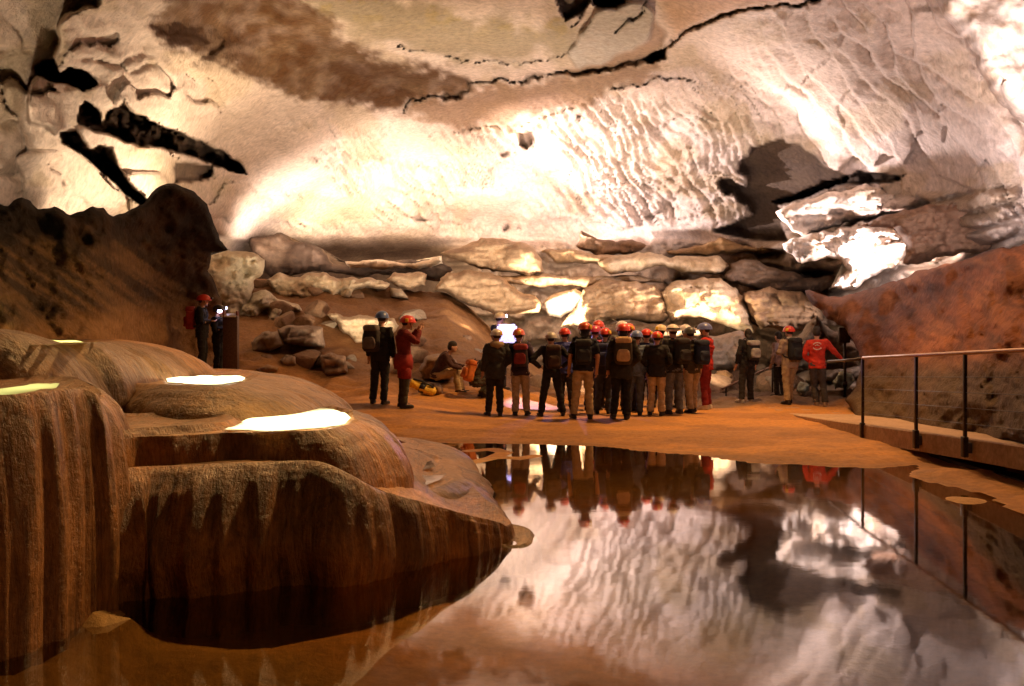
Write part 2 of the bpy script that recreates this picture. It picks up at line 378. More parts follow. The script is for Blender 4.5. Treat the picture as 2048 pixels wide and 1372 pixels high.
# broken faces on the left hand mass
f1l, f2l, idl = worley(GX/135 + .5*fbm(GX/80, GY/80, 0, 2, 91), GY/95 - GX/400 + .4*fbm(GX/80, GY/80, 4, 2, 92), 93)
wl = sst(560, 400, GX)*sst(20, 150, GY)
D += wl*(1.2*(idl-.5) - .6*np.minimum(f2l-f1l, .4) + .16*fbm(GX/60, GY/50, 0, 4, 94))
# beds around the slot on the right
ub2 = (GY + .22*(GX-1700) + 14*fbm(GX/120, GY/80, 7, 3, 95))/40; fr2 = ub2 - np.floor(ub2)
wr2 = sst(1530, 1600, GX)*sst(2060, 1980, GX)*sst(395, 425, GY + .10*(GX-1700))
D += wr2*(-1.6*sst(0, .4, fr2)*sst(1, .85, fr2) + .8*fbm(GX/60, GY/36, 3, 4, 96))
# cracks and partings
crk = np.zeros(D.shape)
for pl, wd, dp in ((CR1, 3.6, 1.1), (CR2, 3, .7), (CR3, 2.8, .6), (CR4, 3.0, .4), (CR5, 4, .8), (CR6, 4, .7)):
    dd = segdist(GX + .9*wob + 3*vnoise(GX/13, GY/13, 1, 3), GY + .9*wob2 + 4*vnoise(GX/11, GY/11, 2, 4), pl); tap = .8 + .7*fbm(GX/60, GY/60, 2, 2, 61); crk = np.maximum(crk, np.exp(-(dd/(wd*.9*np.clip(tap, .35, 1.5)))**2)*min(1, dp))
    D += dp*np.exp(-(dd/(wd*np.clip(tap, .35, 1.5)))**2)
above = sst(0, 16, segdist(GX, GY, CR1))
pit_shade = np.zeros(D.shape)
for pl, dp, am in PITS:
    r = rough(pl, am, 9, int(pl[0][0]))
    s = sdist(GX, GY, r); k = sst(-1.5, 2.0, s); D = (D*(1-k) + (D0+dp)*k) if 1400 < pl[0][0] < 1450 else D + dp*k + .25*dp*k*fbm(GX/22, GY/22, 0, 3, 13); pit_shade = np.maximum(pit_shade, k)
# lower wall withdraws behind the ledges
D += 2.6*sst(470, 520, GY)*sst(450, 560, GX)*sst(1000, 850, GX) + .8*sst(480, 520, GY)*sst(850, 1000, GX)
# bedded lower wall: beds that overhang the ones below, broken into blocks
yw = GY + 16*fbm(GX/170, GY/120, 0, 3, 51) + .05*(GX-1200)
ub = yw/52 + .3*fbm(GX/60, GY/200, 4, 2, 52); fr = ub - np.floor(ub); bh = .35 + .65*_h(np.floor(ub).astype(np.int64), np.floor(GX/260 + .8*_h(np.floor(ub).astype(np.int64), 3, 1, 2)).astype(np.int64), 5, 7)
f1b, f2b, idb = worley(GX/120 + .8*fbm(GX/60, GY/60, 0, 3, 53), yw/62 + .5*fbm(GX/50, GY/40, 3, 3, 55), 54)
bed = (-1.9*bh*sst(0, .35, fr)*sst(1.0, .88, fr) - 1.5*(idb-.4)*np.minimum(1, (f2b-f1b)*4) + .5*fbm(GX/40, GY/26, 0, 5, 57))
lowm = sst(478, 505, YW)*sst(820, 960, GX)*sst(1760, 1640, GX)
D += lowm*bed
cc = np.tile(LIME, (*D.shape, 1))
def mixc(m, c):
    global cc
    cc = cc*(1-m[..., None]) + np.array(c)*m[..., None]
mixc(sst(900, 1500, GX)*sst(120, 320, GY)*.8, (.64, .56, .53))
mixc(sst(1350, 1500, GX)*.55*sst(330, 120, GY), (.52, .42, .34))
mixc(.75*sst(0, .6, fbm(GX/90, GY/60, 4, 4, 71)), (.52, .41, .30))
mixc(zo*.85, (.25, .20, .12)); mixc(zo*sst(.0, .5, fbm(GX/26, GY/18, 0, 4, 73))*sst(60, -10, GY - (GX-700)*.1)*.7, (.34, .25, .07))
mixc(zb*np.clip(.97 + .12*fbm(GX/28, GY/20, 3, 4, 77), .8, 1), (.085, .034, .008)); mixc(zb2*.8, (.21, .115, .055)); mixc(zr*.75, (.26, .15, .08)); mixc(zs*.8, (.36, .32, .27)); mixc(zt*.8, (.46, .27, .15))
mixc(sst(.25, .75, fbm(GX/34, GY/22, 9, 4, 75))*sst(560, 650, GX)*sst(1150, 900, GX)*sst(190, 240, GY)*.0, CLAY)
mixc(sst(462, 500, YW)*sst(440, 520, GX)*sst(980, 880, GX), (.10, .06, .038))  # clay brown, darkened further to stand for the recess shade
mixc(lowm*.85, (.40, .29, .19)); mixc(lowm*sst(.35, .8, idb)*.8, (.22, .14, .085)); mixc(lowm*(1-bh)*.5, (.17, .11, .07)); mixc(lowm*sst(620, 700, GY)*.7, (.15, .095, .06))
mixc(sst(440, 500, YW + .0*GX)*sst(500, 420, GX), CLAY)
mixc(wr2*.45, (.34, .24, .17)); mixc(crk*.65, (.09, .055, .035)); mixc(pit_shade*.9, (.085, .052, .034))  # last mix puts the shade of the recesses into the wall colour
Vx = (GX-1024)/F*D; Vz = CZ - (GY-HY)/F*D
V = np.stack([Vx, D, Vz], -1).reshape(-1, 3); nx, ny = len(gx), len(gy)
ii = (np.arange(ny-1)[:, None]*nx + np.arange(nx-1)[None, :]).ravel()
Q = np.stack([ii, ii+1, ii+nx+1, ii+nx], -1)
M_lime = rock_mat("limestone", None, .8, 1.3, .28, .9, .16, .3, (.34, .24, .15))
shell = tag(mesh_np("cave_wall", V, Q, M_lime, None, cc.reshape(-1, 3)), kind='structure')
# the vault behind the viewer closes the chamber
bmv, bmf = [], []
for i in range(25):
    a = math.pi*i/24
    for k in range(25):
        b = math.pi*k/24 - math.pi/2
        s = 1 + .05*float(vnoise(i*.6, k*.6, 2))
        bmv.append((17*s*math.cos(a), 4 - 19*s*math.sin(a)*math.cos(b), 1.0 + 12*s*math.sin(a)*math.sin(b)))
for i in range(24):
    for k in range(24):
        bmf.append((i*25+k, i*25+k+1, (i+1)*25+k+1, (i+1)*25+k))
M_lime2 = rock_mat("limestone_vault", (.42, .30, .2), .85, 1, .3, .5, .1)
tag(mesh_np("cave_vault", bmv, bmf, M_lime2), kind='structure')

# ---------------------------------------------------------------- ledges and blocks of rock
def catmull(pl, n=6):
    p = np.array(pl, float); m = len(p); out = []
    for i in range(m):
        a, b, c, d = p[i-1], p[i], p[(i+1) % m], p[(i+2) % m]
        for k in range(n):
            t = k/n; out.append(.5*((2*b) + (c-a)*t + (2*a-5*b+4*c-d)*t*t + (3*b-a-3*c+d)*t**3))
    return out
def rock(name, label, cat, pl, depth, bulge=1.5, R=40, thick=2.0, mat=None, c=LIME, c2=None, amp=5, step=5, seed=1, lump=.28, ls=45, facet=.34, fsize=48, strata=.30, curve=False, group=None, kind=None, cfun=None, top=None):
    """a body of rock with its own outline, distance and thickness"""
    if curve: pl = catmull(pl, 3)
    pl = rough(pl, amp, max(4, step*1.1), seed)
    px = np.array([p[0] for p in pl]); py = np.array([p[1] for p in pl])
    xs = np.arange(px.min(), px.max(), step); ys = np.arange(py.min(), py.max(), step)
    X, Y = np.meshgrid(xs, ys); X = X + (_h((X*7).astype(int), (Y*7).astype(int), 1, seed)-.5)*step*.6; Y = Y + (_h((X*5).astype(int), (Y*5).astype(int), 2, seed)-.5)*step*.6
    s = sdist(X, Y, pl); k = s > step*.55
    pts = np.concatenate([np.stack([px, py], -1), np.stack([X[k], Y[k]], -1)])
    n = len(pl)
    vv, ee, ff, ov, oe, of = delaunay_2d_cdt([Vector(p) for p in pts.tolist()], [(i, (i+1) % n) for i in range(n)], [], 1, 1e-4)
    A = np.array([tuple(v) for v in vv]); x, y = A[:, 0], A[:, 1]
    sd = np.maximum(sdist(x, y, pl), 0)
    t = np.clip(sd/(R*.62), 0, 1); prof = np.sqrt(np.clip(1-(1-t)**2, 0, 1))
    d = depth(x, y) if callable(depth) else np.full(len(x), float(depth))
    sc = d/1967
    f1, f2, idn = worley(x/fsize + .35*fbm(x/60, y/60, 0, 2, seed), y/fsize*1.25, seed)
    off = bulge*prof + (lump*fbm(x/ls, y/ls, seed*1.3, 4, seed) + facet*((idn-.5)*1.2 + .7*np.minimum(f2-f1, .5)))*np.minimum(1, sd/8+.15)
    us = (y + 7*fbm(x/60, y/40, seed, 3, seed+8) + .08*x)/15.0; fs = us - np.floor(us); bs = _h(np.floor(us).astype(np.int64), np.floor(x/70).astype(np.int64), 2, seed)
    off = off + strata*(bs*sst(0, .3, fs)*sst(1, .8, fs))*np.minimum(1, sd/6)
    R = R
    if top is not None: off = off - top*sst(.45, .0, (y-py.min())/(np.ptp(py)+1e-6))*prof
    d = d - off
    tint = np.tile(np.array(c, float), (len(x), 1))
    w = sst(.1, .7, fbm(x/38, y/24, seed, 4, seed+3))[:, None]*.55
    tint = tint*(1-w) + np.array(c2 if c2 is not None else np.array(c)*.62)*w
    if cfun is not None: tint = cfun(x, y, tint)
    Vv = np.stack([(x-1024)/F*d, d, CZ-(y-HY)/F*d], -1)
    # boundary loop -> rear
    cnt = {}
    for f in ff:
        for q in range(len(f)):
            e = (f[q], f[(q+1) % len(f)]); cnt[e] = 1
    bnd = {a: b for (a, b) in cnt if (b, a) not in cnt}
    start = next(iter(bnd)); loop = [start]; v = bnd[start]
    while v != start and len(loop) < len(bnd)+1: loop.append(v); v = bnd.get(v, start)
    cen = Vv[loop].mean(0)
    rear = []
    xm, ym = x[loop].mean(), y[loop].mean()
    for q in loop:
        xx, yy = x[q] + (xm-x[q])*.12, y[q] + (ym-y[q])*.12; dd = d[q] + thick
        rear.append(((xx-1024)/F*dd, dd, CZ-(yy-HY)/F*dd))
    base = len(Vv); Vv = np.concatenate([Vv, np.array(rear), [np.mean(rear, 0)]]); m = len(loop)
    faces = [tuple(f) for f in ff]
    faces = [f[::-1] for f in faces]
    for q in range(m):
        a, b = loop[q], loop[(q+1) % m]
        faces.append((a, b, base+(q+1) % m, base+q)); faces.append((base+q, base+(q+1) % m, base+m))
    tint = np.concatenate([tint, tint[loop], [tint[loop].mean(0)]])
    o = mesh_np(name, Vv, faces, mat or M_rock, None, tint)
    return tag(o, label, cat, group, kind)
M_rock = rock_mat("broken_limestone", None, .82, 1.3, .3, .55, .08, .3, (.30, .19, .11))
M_claywall = rock_mat("clay_bank", None, .9, 1.6, .3, .9, .10, .15, (.16, .075, .03), 1.6)
M_stone = rock_mat('brown_stone', (.30, .19, .12), .85, 2, .3, .6, .05); M_stone2 = rock_mat('grey_stone', (.36, .29, .22), .85, 2, .3, .6, .05)
TAN = (.60, .44, .29); BRN = (.24, .14, .08); CREAM = (.68, .55, .39); DK = (.14, .09, .06)
LEDGES = [
 # name, label, outline, depth, kwargs
 ('rock_ledge', 'pale rounded block of rock under the bright wall, above the man holding a lit board', [(880,506),(905,500),(930,490),(962,474),(1005,478),(1042,480),(1070,497),(1086,520),(1088,545),(1060,556),(1030,547),(1000,543),(960,535),(905,516)], 38, dict(bulge=1.6, R=26, c=TAN, c2=BRN, top=.6)),
 ('rock_ledge', 'cream block with brown underside on the slope above the seated man', [(872,580),(880,556),(895,545),(940,541),(985,545),(1010,556),(1022,574),(1045,590),(1074,588),(1082,606),(1078,624),(1040,628),(1000,627),(950,612),(925,607),(895,588)], 36, dict(bulge=1.5, R=24, c=TAN, c2=BRN, facet=.35, fsize=40, top=.4)),
 ('rock_ledge', 'long cream band of lumpy rock below the dark left recess', [(530,560),(560,549),(600,551),(645,544),(680,556),(720,561),(757,556),(778,566),(770,577),(735,572),(712,580),(700,598),(655,602),(632,614),(614,626),(596,594),(568,603),(540,588)], 34, dict(bulge=1.2, R=16, c=CREAM, c2=TAN, lump=.5, ls=28)),
 ('rock_ledge', 'small three-cornered white rock at the right end of the lumpy band', [(781,575),(804,575),(821,600),(800,598),(781,594)], 34.5, dict(bulge=.6, R=12, c=CREAM, amp=3)),
 ('rock_ledge', 'short squarish cream ledge right above the three-cornered white rock', [(772,560),(790,544),(820,546),(851,549),(853,574),(820,578),(795,573)], 36, dict(bulge=.8, R=14, c=TAN, c2=BRN)),
 ('rock_ledge', 'tall white fluted pillar of rock behind the brown metal pillar', [(410,508),(425,498),(470,500),(512,506),(530,520),(526,548),(505,562),(498,600),(482,642),(462,650),(445,606),(425,575),(412,545)], 30, dict(bulge=1.4, R=26, c=(.68,.6,.46), c2=TAN, lump=.45, ls=26)),
 ('rock_ledge', 'white lumpy rock mass right of the brown metal pillar', [(482,600),(505,584),(532,578),(560,596),(596,608),(612,626),(570,632),(545,646),(528,664),(524,690),(478,694),(470,640)], 30.5, dict(bulge=1.3, R=24, c=(.7,.62,.48), c2=TAN, lump=.6, ls=24)),
 ('rock_ledge', 'low white rock band behind the blue helmet', [(650,628),(672,623),(700,634),(735,632),(770,638),(790,636),(800,652),(790,668),(745,690),(710,690),(680,660)], 28.5, dict(bulge=.8, R=14, c=CREAM, c2=TAN)),
 ('rock_ledge', 'narrow bright rock strip high above the crowd, under the scalloped wall', [(1195,525),(1232,508),(1290,501),(1340,511),(1400,507),(1440,512),(1456,530),(1448,548),(1400,550),(1368,543),(1340,534),(1310,538),(1262,543),(1222,548)], 37, dict(bulge=1.4, R=20, c=CREAM, c2=OCHRE, facet=.3, fsize=45, top=.3)),
 ('rock_ledge', 'brown wedge of rock hanging under the bright wall', [(1153,492),(1162,464),(1205,478),(1240,481),(1292,490),(1272,502),(1200,512)], 40, dict(bulge=.8, R=14, c=BRN, c2=DK)),
 ('rock_ledge', 'thin brown shelf with toothed lower edge left of the bright slot', [(1325,500),(1395,492),(1440,478),(1500,492),(1545,500),(1500,506),(1420,508),(1380,512),(1335,512)], 39, dict(bulge=.8, R=12, c=OCHRE, c2=BRN)),
 ('rock_ledge', 'big bright dome of rock marked with pale veins above the crowd', [(1322,585),(1342,564),(1400,554),(1440,557),(1472,574),(1492,600),(1502,640),(1516,652),(1508,664),(1442,652),(1400,640),(1345,644),(1328,622)], 35, dict(bulge=2.0, R=44, c=(.68,.54,.38), c2=OCHRE, facet=.45, fsize=34, lump=.3)),
 ('rock_ledge', 'brown rock shoulder left of the big bright dome', [(1120,652),(1148,622),(1165,578),(1192,566),(1230,559),(1272,561),(1312,570),(1332,600),(1348,636),(1320,644),(1240,640),(1190,645)], 35.5, dict(bulge=1.6, R=34, c=TAN, c2=BRN, facet=.5, fsize=38)),
 ('rock_ledge', 'small brilliantly lit rock face between two cracks', [(1086,606),(1100,592),(1150,580),(1172,590),(1148,620),(1122,638),(1098,632)], 37, dict(bulge=.5, R=14, c=PALE, amp=3)),
 ('rock_ledge', 'broad grey pink boulder right of the person in the red jacket and blue helmet', [(1412,676),(1450,668),(1485,665),(1500,690),(1484,738),(1410,742)], 29, dict(bulge=1.3, R=26, c=(.5,.42,.38), c2=TAN)),
 ('rock_ledge', 'dark brown overhang right of the big bright dome', [(1490,590),(1540,575),(1600,585),(1640,610),(1650,640),(1600,662),(1520,660),(1500,625)], 34, dict(bulge=1.4, R=30, c=(.3,.2,.12), c2=BRN, facet=.4)),
 ('rock_ledge', 'dark rock standing in for the black recess under the bright strip', [(1460,524),(1500,520),(1562,540),(1640,556),(1690,548),(1640,585),(1560,590),(1480,572),(1440,560)], 36, dict(bulge=.8, R=18, c=(.16,.11,.08), c2=DK)),  # recess shade made as a dark body of rock
 ('rock_ledge', 'grey sloping slab behind the man in the bright red jacket', [(1560,730),(1580,690),(1632,632),(1652,650),(1690,680),(1722,700),(1720,735),(1640,745)], 27.5, dict(bulge=1.2, R=30, c=(.36,.30,.24), c2=BRN)),
 ('rock_ledge', 'dazzling white upper block in the slot at right', [(1552,425),(1575,410),(1640,392),(1690,383),(1732,366),(1790,384),(1812,410),(1792,424),(1722,440),(1660,456),(1604,472),(1575,452)], 31, dict(bulge=1.3, R=22, c=PALE, c2=TAN, facet=.4, fsize=48)),
 ('rock_ledge', 'white broken lower block in the slot at right', [(1568,492),(1600,472),(1660,462),(1720,450),(1790,452),(1818,488),(1794,528),(1752,552),(1690,578),(1655,578),(1700,540),(1682,520),(1650,512),(1602,528)], 30, dict(bulge=1.3, R=22, c=PALE, c2=TAN, facet=.6, fsize=40)),
 ('rock_ledge', 'brown ledge running right from the white slot into the dark', [(1720,452),(1800,420),(1900,405),(2000,395),(2120,390),(2120,500),(2000,500),(1900,512),(1810,528),(1818,488),(1790,455)], 25, dict(bulge=1.2, R=40, c=(.36,.22,.15), c2=BRN, facet=.3)),
 ('rock_ledge', 'bright white chunk of rock in the upper right corner', [(1850,-40),(1880,20),(1930,80),(1955,140),(1990,200),(2040,245),(2140,250),(2140,-40)], 14.5, dict(bulge=1.0, R=60, c=PALE, c2=TAN, facet=.25, fsize=170, lump=.18, ls=90, strata=0)),
 ('rock_ledge', 'brown bulge of clay covered rock darkened to stand for the recess above the slope', [(560,470),(640,496),(665,522),(760,530),(880,518),(905,540),(880,560),(800,548),(700,552),(600,545),(545,556),(520,520),(500,480)], 41, dict(bulge=.8, R=22, c=(.075,.045,.028), c2=(.05,.03,.02))),  # recess shade put into the colour of this rock
 ('rock_ledge', 'long thin tan shelf of rock directly above the small brilliantly lit face', [(990,556),(1060,548),(1150,552),(1240,550),(1322,556),(1330,566),(1240,572),(1150,574),(1060,570),(1000,568)], 37.5, dict(bulge=1.0, R=10, c=TAN, c2=BRN, amp=4)),
 ('rock_ledge', 'dark thin shelf low on the wall just above the helmets of the crowd', [(1160,656),(1240,646),(1340,650),(1420,656),(1418,672),(1340,674),(1240,670),(1170,670)], 33.5, dict(bulge=.9, R=10, c=(.30,.21,.14), c2=DK, amp=4)),
 ('rock_ledge', 'thin cream lip of rock along the lower edge of the white wall, left half', [(690,524),(750,520),(830,526),(882,512),(886,528),(830,538),(760,538),(700,536)], 40, dict(bulge=.9, R=9, c=CREAM, c2=TAN, amp=3)),
 ('rock_ledge', 'thin broken shelf between the pale rounded block and the brown wedge', [(1080,500),(1130,494),(1190,506),(1250,512),(1240,526),(1180,528),(1110,522)], 39, dict(bulge=.9, R=10, c=TAN, c2=OCHRE, amp=4)),
 ('boulder', 'squared grey brown boulder, largest one left of the blue helmet', [(553,658),(578,648),(612,650),(642,656),(650,694),(605,692),(568,688)], 25.5, dict(bulge=.7, R=14, c=(.34,.25,.19), c2=BRN, amp=3, facet=.25, fsize=45)),
 ('boulder', 'round brown boulder against the left side of the squared boulder', [(500,684),(524,664),(555,662),(566,690),(535,706),(505,706)], 25, dict(bulge=.7, R=16, c=(.33,.24,.17), c2=BRN, amp=3)),
 ('boulder', 'small boulder below the squared grey brown boulder', [(555,722),(572,710),(590,714),(592,730),(565,734)], 23.5, dict(bulge=.4, R=10, c=(.34,.24,.17), amp=2)),
 ('boulder', 'low orange brown boulder in the gravel right of the brown metal pillar', [(510,738),(535,728),(558,734),(555,744),(520,748)], 22.5, dict(bulge=.35, R=8, c=(.38,.23,.12), amp=2)),
 ('boulder', 'upright brown boulder in front of the clay slope left of the blue helmet', [(640,712),(660,706),(690,712),(696,745),(650,752)], 24, dict(bulge=.6, R=14, c=(.30,.19,.12), amp=3)),
 ('boulder', 'dark boulder behind the seated man', [(838,738),(850,715),(880,706),(912,720),(916,742),(900,760),(845,760)], 23.6, dict(bulge=.7, R=16, c=(.30,.22,.18), c2=BRN, amp=3, facet=.2)),
 ('boulder', 'pale boulder coloured with greenish light at the foot of the sign post', [(1664,762),(1680,742),(1705,748),(1710,760),(1696,778),(1668,780)], 24.4, dict(bulge=.5, R=12, c=(.55,.6,.5), c2=(.2,.24,.18), amp=3)),  # greenish light put into the stone colour
 ('boulder', 'small pale boulder coloured with greenish light behind the legs of the person in beige', [(1592,782),(1600,765),(1618,768),(1616,780),(1606,790)], 24, dict(bulge=.3, R=8, c=(.4,.45,.36), amp=2)),  # green cast of the light sits in its colour
 ('boulder', 'orange lit boulder on the floor right of the crowd', [(1425,752),(1434,740),(1452,738),(1466,750),(1460,762),(1432,764)], 26.8, dict(bulge=.4, R=10, c=(.5,.3,.14), amp=2)),
]
for i, (nm, lb, pl, dp, kw) in enumerate(LEDGES):
    kw = dict(kw); kw.setdefault('seed', 11+i)
    wide = max(p[0] for p in pl) - min(p[0] for p in pl)
    kw.setdefault('step', 3.0 if wide < 260 else 5.0); kw.setdefault('thick', 1.2 if nm == 'boulder' else 3.0)
    rock(nm, lb, 'boulder' if nm == 'boulder' else 'rock ledge', pl, dp, group='boulders on the cave floor' if nm == 'boulder' else 'rock ledges along the cave wall', **kw)
# clay banks on either side: surfaces running towards the viewer
def ctrl_depth(pts, sg):
    a = np.array(pts, float)
    def f(x, y):
        num = 0; den = 1e-12
        for cx, cy, v in a:
            w = np.exp(-((x-cx)**2+(y-cy)**2)/(2*sg*sg)) + 1e-6
            num = num + w*math.log(v); den = den + w
        return np.exp(num/den)
    return f
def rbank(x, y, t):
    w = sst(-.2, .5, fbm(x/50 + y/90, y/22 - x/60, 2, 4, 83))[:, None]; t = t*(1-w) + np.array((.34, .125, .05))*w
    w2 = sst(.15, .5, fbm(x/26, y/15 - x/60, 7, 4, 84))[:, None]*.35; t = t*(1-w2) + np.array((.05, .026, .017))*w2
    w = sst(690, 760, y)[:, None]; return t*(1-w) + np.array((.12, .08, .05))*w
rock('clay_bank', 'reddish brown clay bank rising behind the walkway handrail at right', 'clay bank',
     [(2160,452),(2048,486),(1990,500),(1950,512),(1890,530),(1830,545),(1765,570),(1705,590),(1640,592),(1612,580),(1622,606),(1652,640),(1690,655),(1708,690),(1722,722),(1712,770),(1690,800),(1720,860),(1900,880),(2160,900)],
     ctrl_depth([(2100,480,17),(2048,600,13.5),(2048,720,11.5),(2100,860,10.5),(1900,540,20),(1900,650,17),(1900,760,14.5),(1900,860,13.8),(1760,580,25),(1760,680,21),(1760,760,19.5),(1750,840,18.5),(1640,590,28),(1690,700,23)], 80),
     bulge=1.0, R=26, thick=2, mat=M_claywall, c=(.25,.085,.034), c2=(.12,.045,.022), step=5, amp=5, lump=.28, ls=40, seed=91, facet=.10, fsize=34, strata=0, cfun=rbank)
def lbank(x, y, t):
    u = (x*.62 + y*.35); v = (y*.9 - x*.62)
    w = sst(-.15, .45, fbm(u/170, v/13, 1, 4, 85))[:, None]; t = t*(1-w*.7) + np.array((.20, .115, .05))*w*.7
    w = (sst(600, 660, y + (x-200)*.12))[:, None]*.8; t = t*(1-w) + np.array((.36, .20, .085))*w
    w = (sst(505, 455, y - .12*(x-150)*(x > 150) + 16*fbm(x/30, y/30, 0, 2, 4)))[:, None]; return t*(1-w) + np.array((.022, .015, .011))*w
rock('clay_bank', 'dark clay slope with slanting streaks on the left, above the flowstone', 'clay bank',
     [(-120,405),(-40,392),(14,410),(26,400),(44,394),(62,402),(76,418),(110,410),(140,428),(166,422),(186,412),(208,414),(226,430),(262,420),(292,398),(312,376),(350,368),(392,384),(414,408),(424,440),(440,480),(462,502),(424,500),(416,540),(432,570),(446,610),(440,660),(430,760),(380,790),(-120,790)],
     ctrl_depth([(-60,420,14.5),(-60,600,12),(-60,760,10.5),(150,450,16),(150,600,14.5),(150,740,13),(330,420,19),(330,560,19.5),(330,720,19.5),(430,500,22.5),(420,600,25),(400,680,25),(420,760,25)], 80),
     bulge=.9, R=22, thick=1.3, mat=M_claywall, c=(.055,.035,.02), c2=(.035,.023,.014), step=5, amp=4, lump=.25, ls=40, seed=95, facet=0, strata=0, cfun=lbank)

# ---------------------------------------------------------------- floor: sand bank, pool bed, clay slope behind
def XY(px, py, z): p = at_z(px, py, z); return (p.x, p.y)
SHORE = [XY(*p, 0) for p in ((690,880),(860,884),(1000,887),(1200,893),(1400,908),(1520,926),(1640,934),(1760,936),(1826,930),(1838,950),(1900,968),(1960,990),(2048,1022))] + [(5.05,8.6),(5.1,6),(5.2,2),(5.2,-7),(-8,-7),(-8,12),(-3.5,14.6)]
ax = np.concatenate([np.arange(-30, -9, .5), np.arange(-9, 9.6, .09), np.arange(9.7, 30, .5)]); ay = np.concatenate([np.arange(-12, 3, .5), np.arange(3, 24, .09), np.arange(24, 42, .14), np.arange(42, 56, .5)])
TX, TY = np.meshgrid(ax, ay)
wv = .25*fbm(TX*.5, TY*.9, 0, 3, 101)
sd = sdist(TX + wv*.6, TY + wv*.5, SHORE)      # > 0 inside the pool
out_ = np.maximum(-sd, 0); ins = np.maximum(sd, 0)
def stair(t, st, h): u = t/st; return (np.floor(u) + sst(.72, 1.0, u-np.floor(u)))*h
Zg = np.where(sd > 0, -.012 - np.minimum(stair(ins + .3*wv, .55, .035), .22) - .03*sst(2, 5, ins), .012 + np.minimum(stair(out_ + .25*wv, .34, .026), .085))
Zg += .012*fbm(TX*1.1, TY*2.2, 0, 3, 103) * sst(.1, .6, out_) + .02*fbm(TX*.5, TY*.8, 0, 3, 104)*(sd > .3)
# small rims of calcite just breaking the surface
for pl in ([(866,922),(930,928),(985,916),(1010,905),(985,898),(940,902)], [(990,914),(1040,917),(1068,912)]):
    q = [XY(a, b, 0) for a, b in pl]; Zg = np.maximum(Zg, .02*np.exp(-(segdist(TX, TY, q)/.14)**2) - .01 - 1*(segdist(TX, TY, q) > .5))
# shoals under the near water, bank below the walkway
Zg += .10*np.exp(-(segdist(TX, TY, [XY(260,1262,-.1), XY(420,1290,-.1), XY(560,1282,-.1), XY(730,1245,-.1)])/.28)**2)*(sd > 0)
Zg += (.24 + .05*fbm(TX*9, TY*9, 0, 3, 131))*np.exp(-(segdist(TX, TY, [XY(-200,1385,0), XY(60,1318,0), XY(150,1272,0), XY(200,1240,0)])/.22)**2)
Zg += .05*np.exp(-(segdist(TX, TY, [XY(1880,950,0), XY(1920,955,0)])/.25)**2) + .04*np.exp(-(segdist(TX, TY, [XY(1900,1000,0), XY(1925,1000,0)])/.2)**2)
# rise to the back and to the left
RP = 1024 + F*TX/np.maximum(TY, 4)
Zg += 3.0*sst(19.5, 39, TY)*sst(1090, 880, RP) - .5*sst(26, 34, TY)*sst(1000, 1150, RP)
Zg += .28*np.exp(-(((TX+2.6)/1.8)**2 + ((TY-19.2)/2.6)**2)) + .55*sst(-3.5, -6.5, TX)*sst(14, 21, TY)
Zg += (.10*fbm(TX*.55, TY*.55, 1, 4, 107) + .07*fbm(TX*2.2, TY*2.2, 1, 4, 108) + .10*np.maximum(0, .32-worley(TX*1.1, TY*1.1, 3)[0])*(_h(np.floor(TX*.55).astype(int), np.floor(TY*.55).astype(int), 3, 3) > .4))*sst(19.5, 22, TY)
Zg += .30*np.exp(-(((TX+.3)/.9)**2 + ((TY-21.6)/.9)**2))
Zg += 1.05*np.exp(-(((TX+4.4)/1.9)**4 + ((TY-11.0)/2.6)**4))
ft = worley(TX*2.1, TY*1.5, 61); Zg -= .022*np.exp(-(ft[0]/.24)**2)*(ft[2] > .35)*sst(.5, 1.2, out_)*sst(24, 21, TY)*sst(-.4, .3, fbm(TX*.5, TY*.6, 2, 2, 62))
gc = np.tile(np.array((.50, .22, .048)), (*TX.shape, 1))
def gmix(m, c):
    global gc
    gc = gc*(1-m[..., None]) + np.array(c)*m[..., None]
gmix(sst(-.1, .5, fbm(TX*.5, TY*1.3, 3, 4, 111))*.5, (.26, .125, .05))
gmix(sst(.05, .45, fbm(TX*.9, TY*1.7, 5, 4, 113))*.5, (.24, .10, .028))
gmix(sst(21, 25, TY)*.8, (.30, .16, .075)); gmix((sd > .05)*.75*sst(-.1, .5, fbm(TX*.6, TY*.6, 6, 3, 112)+.25), (.42, .25, .085))
gmix(sst(.34, .05, out_ + .1*fbm(TX*1.5, TY*1.5, 0, 3, 5))*(sd <= 0)*.55, (.20, .095, .03))
gmix(sst(20.2, 20.9, TY - .4*(TX-5))*sst(2.8, 3.5, TX)*.85, (.12, .08, .05))
V = np.stack([TX, TY, Zg], -1).reshape(-1, 3); nx, ny = len(ax), len(ay)
ii = (np.arange(ny-1)[:, None]*nx + np.arange(nx-1)[None, :]).ravel()
M_sand = rock_mat("damp_sand", None, .75, 2.6, .3, .8, .05, .3, (.22, .10, .04))
tag(mesh_np("ground", V, np.stack([ii, ii+1, ii+nx+1, ii+nx], -1), M_sand, None, gc.reshape(-1, 3)), kind='structure')
M_water = water_mat("pool_water", (.80, .68, .45), .012, 3.0, .04, boost=2.0)
tag(mesh_np("pool_water", [(-9, -8, 0), (5.7, -8, 0), (5.7, 15.8, 0), (-9, 15.8, 0)], [(0, 1, 2, 3)], M_water, smooth=False), kind='structure')

